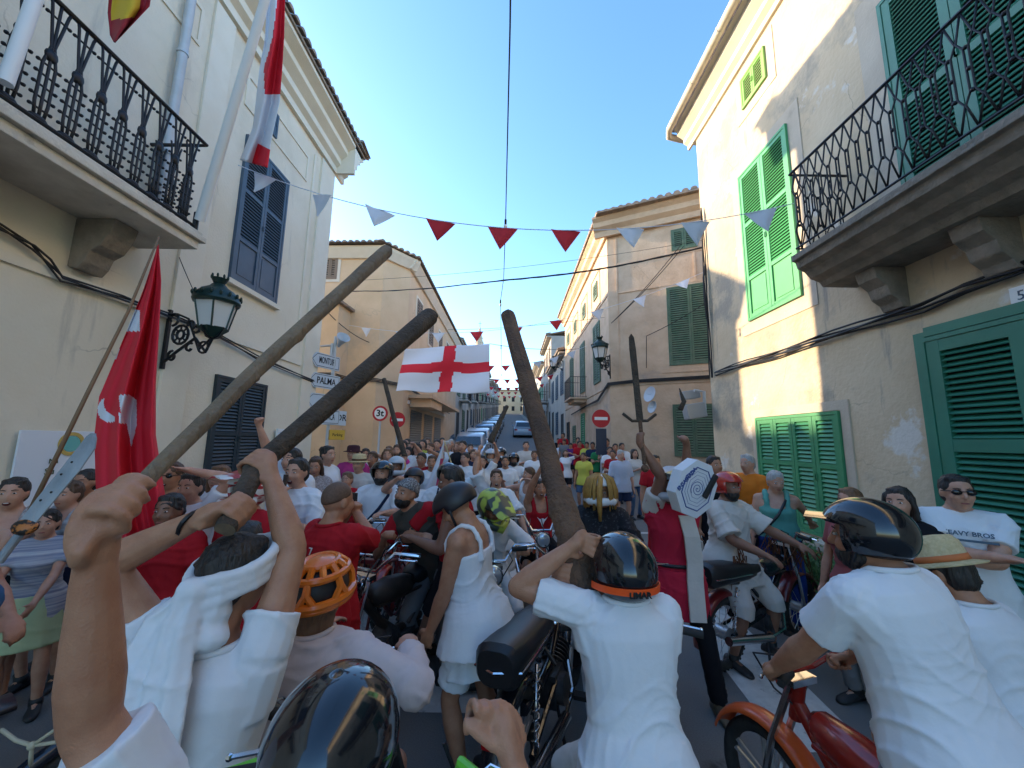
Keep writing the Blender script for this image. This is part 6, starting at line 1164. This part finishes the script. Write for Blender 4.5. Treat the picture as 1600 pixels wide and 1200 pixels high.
for (px,py,d,m_,hr_,l) in bgR: P_(l+' at the right rear',px,py,d,165+random.uniform(-25,25),tm=m_,hair=hr_,hc='black',skin='tan',lh=(-.08,.28,1.15) if random.random()<.5 else None,rh=(.08,.28,1.15) if random.random()<.5 else None,bm=random.choice([BLK,NAVY]),group='spectators at the right rear')
P_('elderly white haired man with glasses in a pale blue shirt and navy shorts',969,699,9.0,188,top='shirt',tm=LBL,hc='grey',skin='light',bm=NAVY,fat=.15)
P_('young woman with long dark hair looking at a phone beside the elderly man',990,698,10,195,hair='long',fem=1,tm=W2,skin='light',bot='pants',bm=JEAN,rh=(.1,.28,1.2),lh=(-.05,.28,1.2))
P_('person in red half hidden behind the raised sword arm',1022,706,6.5,190,tm=RED,bot='pants',bm=RED)
P_('dark haired person partly hidden behind the pastry box',1113,705,5.0,185,tm=BLK,skin='tan')
ex=[(572,696,7.2,W1,'short','black','man in white between the two hats'),(584,700,6.4,GRY,'short','brown','man in grey just left of the pale blue woman'),(630,700,6.9,W1,'short','black','man in white below the magenta shirt'),(660,702,6.6,RED,'short','black','man in red left of the small flag'),(676,706,6.2,W1,'short','brown','man in white shirt right behind the shouting rider'),(688,700,7.4,LBL,'short','black','man in pale blue above the shouting rider'),(728,702,7.0,W1,'short','black','man in white right of the raised fist'),(741,698,8.4,NAVY,'short','brown','man in navy beside the raised branch'),(752,706,6.6,W1,'short','black','youth in white under the slanting branch'),(790,708,7.4,W1,'short','black','man in white beyond the shouting youth'),(835,700,9.4,W1,'short','brown','man in white beyond the youth with a headband'),(865,703,9.8,RED,'short','black','man in red beyond the tall log'),(884,700,12.0,W1,'long','brown','girl in white with long hair near the football shirts'),(912,704,10.6,YEL,'short','black','child in yellow before the football shirts'),(640,694,8.9,PUR,'long','black','woman in purple near the garage doors'),(712,692,9.9,W1,'bob','light','fair woman in white before the cars')]
for (px,py,d,m_,hr_,hc_,l) in ex: P_(l+' in the middle crowd',px,py,d,180+random.uniform(-30,30),tm=m_,hair=hr_,hc=hc_,skin=random.choice(['light','tan']),mouth=random.choice([0,.6]),fem=hr_!='short',lh=(-.2,.2,1.2+random.random()*.7) if random.random()<.5 else None,rh=(.15,.28,1.2) if random.random()<.5 else None,bot=random.choice(['shorts','pants']),bm=random.choice([BLK,JEAN,NAVY]),group='people standing behind the riders')
# right wall people
P_('grey haired man in an orange top by the green shutters',1168,703,4.9,112,g=.12,tm=ORG,hc='grey',skin='light',bot='pants',bm=RED,lh=(-.12,.28,1.05),fat=.2,head=(10,0,0))
a=P_('grey haired woman in sea green sleeveless top leaning on the window sill',1208,727,4.3,150,fem=1,top='tank',tm=TEALC,hc='grey',skin='light',bot='pants',bm=BLU,lh=PY(1275,826,4.6),rh=(.26,.12,.85),fat=.35,head=(15,14,0),g=.0)
t,HD,Mh,c,K=a; b=MB(); b.tube([K['P']+(K['U']*z+K['Fw']*f+K['Rt']*x_)*K['s'] for z,f,x_ in((-.0,.08,.25),(.12,.22,.14),(.3,.20,.0),(.44,.12,-.08),(.49,.02,-.11))],.014,6); b.build('bag_strap',M_seat,t,smooth=True); b=MB(); b.sph(K['P']+K['Rt']*.26+K['Fw']*.06-V((0,0,.02)),(.10,.05,.09),n=12,m=8); b.build('bag',M_seat,t,smooth=True)
P_('short haired woman in a dusty red top looking left at the right front',1328,755,3.1,110,s=.93,fem=1,tm=mat('dusty_red_top',(.30,.07,.07),.85),hc='light',hair='short',skin='light',bot='pants',bm=GRY,lh=(-.05,.3,1.0))
P_('woman with dark bobbed hair smiling beside the man in sunglasses',1402,745,2.9,120,s=.95,fem=1,tm=BLK,hc='black',hair='bob',skin='light')
a=P_('stocky man in sunglasses with folded arms by the dark green door',1487,727,2.8,140,tm=W1,shades=1,hc='black',skin='light',fat=.15,nk=-.01,bot='pants',bm=NAVY,lh=(.10,.34,1.18),rh=(-.10,.38,1.22),le=(-.8,.0,-1),re=(.8,.0,-1),head=(12,0,0),vox=.0105)
t,HD,Mh,c,K=a; T=tframe(K['P']+K['U']*.385+K['Fw']*.172,-K['Rt'],K['U'])@Matrix.Rotation(R(-14),4,'X'); text('HEAVY BROS',.040,T,M_blue,t,bold=.001); b=MB(T); b.box(-.13,.13,-.05,-.036,-.002,.002); b.build('print',M_blue,t)
# left side near people
P_('laughing woman with dark tied hair and patterned top at the far left edge',30,735,2.9,215,hair='bun',fem=1,top='tank',tm=LEO,hc='black',skin='light',bm=BLK,mouth=.6,lh=(.05,.35,1.35),rh=(.15,.35,1.3))
P_('boy with dark hair in a striped vest behind the wooden sabre',117,738,3.2,190,s=.9,top='tank',tm=mat('striped_vest',(.55,.55,.55),.85,col2=(.25,.25,.28),nscale=14,stretch=(.1,.1,3)),skin='light',hc='brown',bm=NAVY)
P_('woman with black hair in a dark vest beside the boy behind the flag cane',142,724,3.5,190,hair='short',fem=1,top='tank',tm=BLK,skin='tan')
P_('girl in a pale green pleated skirt reaching forward at the left',78,800,2.9,215,s=.80,fem=1,hair='short',tm=mat('striped_tee',(.5,.5,.52),.85,col2=(.12,.14,.24),nscale=12,stretch=(.1,.1,4)),bot='skirt',bm=KHA,skin='light',lh=(-.1,.4,1.0),rh=(.1,.45,1.1))
P_('woman with sunglasses in a white vest between the red flag and the navy shutters',275,713,3.5,190,fem=1,hair='short',top='tank',tm=W1,shades=1,hc='brown',skin='tan',mouth=.4,lh=(.0,.3,1.25))
P_('dark haired person with glasses smiling below the waving hand',306,728,3.1,185,hair='short',tm=W1,hc='black',skin='light',mouth=.4,lh=(-.12,.2,1.72),lhk='open')
P_('woman with sunglasses behind the end of the thick log',349,718,3.7,185,fem=1,shades=1,hair='long',hc='light',tm=W1,skin='light')
a=P_('person with red and white motocross helmet behind the raised forearm',397,722,2.8,165,hat='mx',tm=RED,s=.96); H(a,'mx',M_mx)
P_('black haired man in red hood seen from behind under the thick log',392,772,2.1,20,s=.86,tm=RED,hc='black',skin='dark',hair='short',vox=.0115)
P_('person in dark cap and red scarf low beside the red flag',272,768,2.6,190,s=.90,tm=RED,hc='black',skin='dark',hair='short')
a=person('seated person with bare knee and blue shorts on the bike at the bottom left',PY(-40,900,1.75).x,1.6,200,s=1.0,z=0,pel=(0,0,.80),lf=(-.35,.45,.05),rf=(.3,.45,.2),tm=mat('blue_tee',(.02,.10,.22),.85),bm=mat('teal_blue_shorts',(.01,.09,.17),.85),skin='tan',lh=(-.3,.5,1.0),rh=(.3,.5,1.0),bot='shorts')
# wooden sabre
q0,q1=PY(38,825,1.75),PY(150,678,1.9); ax=(q1-q0).normalized(); sd=ax.cross(V((0,1,0))).normalized()
t=thing('wooden_sabre','silver grey painted wooden sabre with an orange and black guard at the left','toy sword',q0)
b=MB(); Ln=(q1-q0).length; b.loft([[q0+ax*z+sd*(o_+x_)+V((0,y_,0)) for x_,y_ in((-w_,-.003),(-w_*.4,-.011),(w_,-.011),(w_,.011),(-w_*.4,.011),(-w_,.003))] for z,w_,o_ in((0,.030,0),(Ln*.3,.034,-.004),(Ln*.6,.038,-.012),(Ln*.85,.034,-.010),(Ln*.96,.02,.004),(Ln,.003,.012))]); bl=b.build('blade',mat('silver_painted_wood',(.33,.36,.38),.55,col2=(.22,.25,.27),nscale=9,stretch=(1,1,.4),bump=.3),t)
b=MB(); 
for z,x_ in((.12,.008),(.16,-.01),(.24,.005),(.30,0)): b.disc(q0+ax*z+sd*x_-V((0,.0115,0)),(0,1,0),.005,.004,8)
b.build('rivet',M_dark,bl)
b=MB(); b.tube([q0-ax*.14,q0],.016,10); b.build('handle',mat('silver_painted_wood',(.3,.3,.3)),t); b=MB(); b.sph(q0+ax*.005,(.05,.03,.035),Matrix((sd,V((0,1,0)),ax)).transposed(),n=12,m=8); g_=b.build('guard',mat('guard_orange_black',(.02,.015,.012),.5,col2=(.50,.16,.03),nscale=25,lo=.5,hi=.55),t,smooth=True)
B=MB(); e_=PY(-60,1010,1.55); wv=PY(8,865,1.70); capsule(B,[e_,e_.lerp(wv,.4),wv],[.045,.042,.028]); 
# arm of the person off the left edge holding the sabre
a=person('person at the extreme left edge whose hand holds up the wooden sabre',PY(-75,900,1.75).x-.42,1.9,262,s=1.0,z=0,tm=LEO,lh=(-.2,.3,1.0),rh=PY(30,842,1.75),rhk='grip',rax=ax,gr=.016,skin='light')
# fists raised in centre
# small flag in crowd
q0,q1=PY(715,755,5.6),PY(694,688,5.6); t=thing('small_flag','small white and pink pointed flag on a thin stick in the crowd','flag',q0)
b=MB(); b.tube([q0,q1],.010,6); b.build('stick',M_straw,t)
def sf(u,v): return q1.lerp(PY(662,770,5.6),v)+(V((.0,.03*math.sin(u*6+v*4),0)))+(PY(701,735,5.6)-PY(676,735,5.6))*u*v
clothgrid(14,20,sf,lambda u,v:1 if u>.62 and v>.35 else 0,[FLW,mat('flag_pink',(.50,.06,.14),.75)],'cloth',t)
# ---------- vehicles ----------
vehicle('moped','black moped with long seat and cast wheels standing riderless in the centre foreground','moped',.30,2.80,-22,s=1.05,lean=-3,paint=P_blk)
vehicle('moped','dark blue black moped under the rider with the orange helmet band','moped',.56,1.72,-4,s=1.0,paint=P_blk,cast=True)
vehicle('moped','moped with lime green handlebar under the rider with raised pole','moped',-.31,.64,-6,s=1.0,paint=P_blk,tall=.17,hbm=P_gn,light=False)
vehicle('moped','moped hidden beneath the rider in the orange helmet','moped',-.78,1.52,-8,s=.98,paint=P_dred,hbm=P_blk,light=False)
vehicle('moped','scarlet moped with orange red fenders at the right front','moped',1.42,1.58,12,s=.93,paint=P_red,paint2=P_or,cast=True,steer=6,hbm=P_red,light=False)
vehicle('moped','moped hidden under the man in the headscarf','moped',-1.02,1.15,0,s=.98,paint=P_dred,hbm=P_blk,light=False)
vt,T,TSt=vehicle('moped','black moped with dark red rear fender, brown fur and a headlight by the right wall','moped',2.38,3.86,-62,s=1.02,paint=P_blk,paint2=P_dred,knob=True,cast=False,steer=0)
b=MB()
for k in range(90): p=TSt@V((random.gauss(0,.10),.45+random.gauss(0,.05),.90+random.gauss(0,.05))); b.tube([p,p+V((random.gauss(0,.05),random.gauss(0,.05),-.08-random.random()*.22))],[.006,.002],4)
tag(center(b.build('fur_drape',mat('rusty_fur',(.2,.07,.02)))),'shaggy brown fur draped over the headlight of the black moped by the wall','fur')
vehicle('moped','dark moped facing the camera under the rider with golden strands','moped',.86,3.35,176,s=1.0,paint=P_blk,paint2=P_dred)
vehicle('moped','white and orange moped with a round chrome headlight facing the camera','moped',.30,4.75,186,s=1.0,paint=P_or,paint2=P_wh,cast=False,tall=.04)
vehicle('moped','turquoise forked moped under the green camouflage helmet','moped',-.16,3.65,184,s=1.0,paint=P_tq,paint2=P_wh,cast=False)
vehicle('moped','greasy brown moped with a chrome headlight that the man in the vest leans on','moped',-.86,3.25,158,s=1.05,paint=mat('greasy_brown_paint',(.05,.035,.028),.45,col2=(.02,.018,.016),nscale=9),paint2=P_blk,cast=False,knob=True)
vehicle('bicycle','mountain bicycle with a red frame beside the man in the red tee','bicycle',-1.08,3.75,172,s=1.0,pedal=True,paint=P_dred,knob=True,light=False)
vehicle('bicycle','bicycle of the bearded rider with the sling','bicycle',-1.65,4.6,176,s=1.0,pedal=True,paint=P_blk)
vehicle('moped','moped of the shouting rider with raised fist','moped',-.75,4.4,180,s=1.0,paint=P_wh)
vehicle('bicycle','bicycle ridden down the street by the rider with the dark face scarf','bicycle',.05,8.8,180,s=1.05,pedal=True,paint=P_red)
vehicle('bicycle','bicycle with ropes at the bottom left corner','bicycle',-1.95,1.35,150,s=1.0,pedal=True,paint=P_blk,light=False)
vehicle('moped','moped under the smiling rider in the light tee','moped',-1.25,4.75,178,s=.98,paint=P_red)
b=MB(); K0=PY(50,1165,1.0); 
for q in((2,1140),(126,1105),(128,1145),(48,1195)): b.tube([K0,K0.lerp(PY(q[0],q[1],1.02),.5)+V((0,0,-.006)),PY(q[0],q[1],1.02)],.004,6)
b.sph(K0,.009,n=6,m=4); tag(center(b.build('rope',mat('pale_rope',(.42,.37,.26),.9),smooth=True)),'pale knotted rope tied over the bicycle at the bottom left','rope')
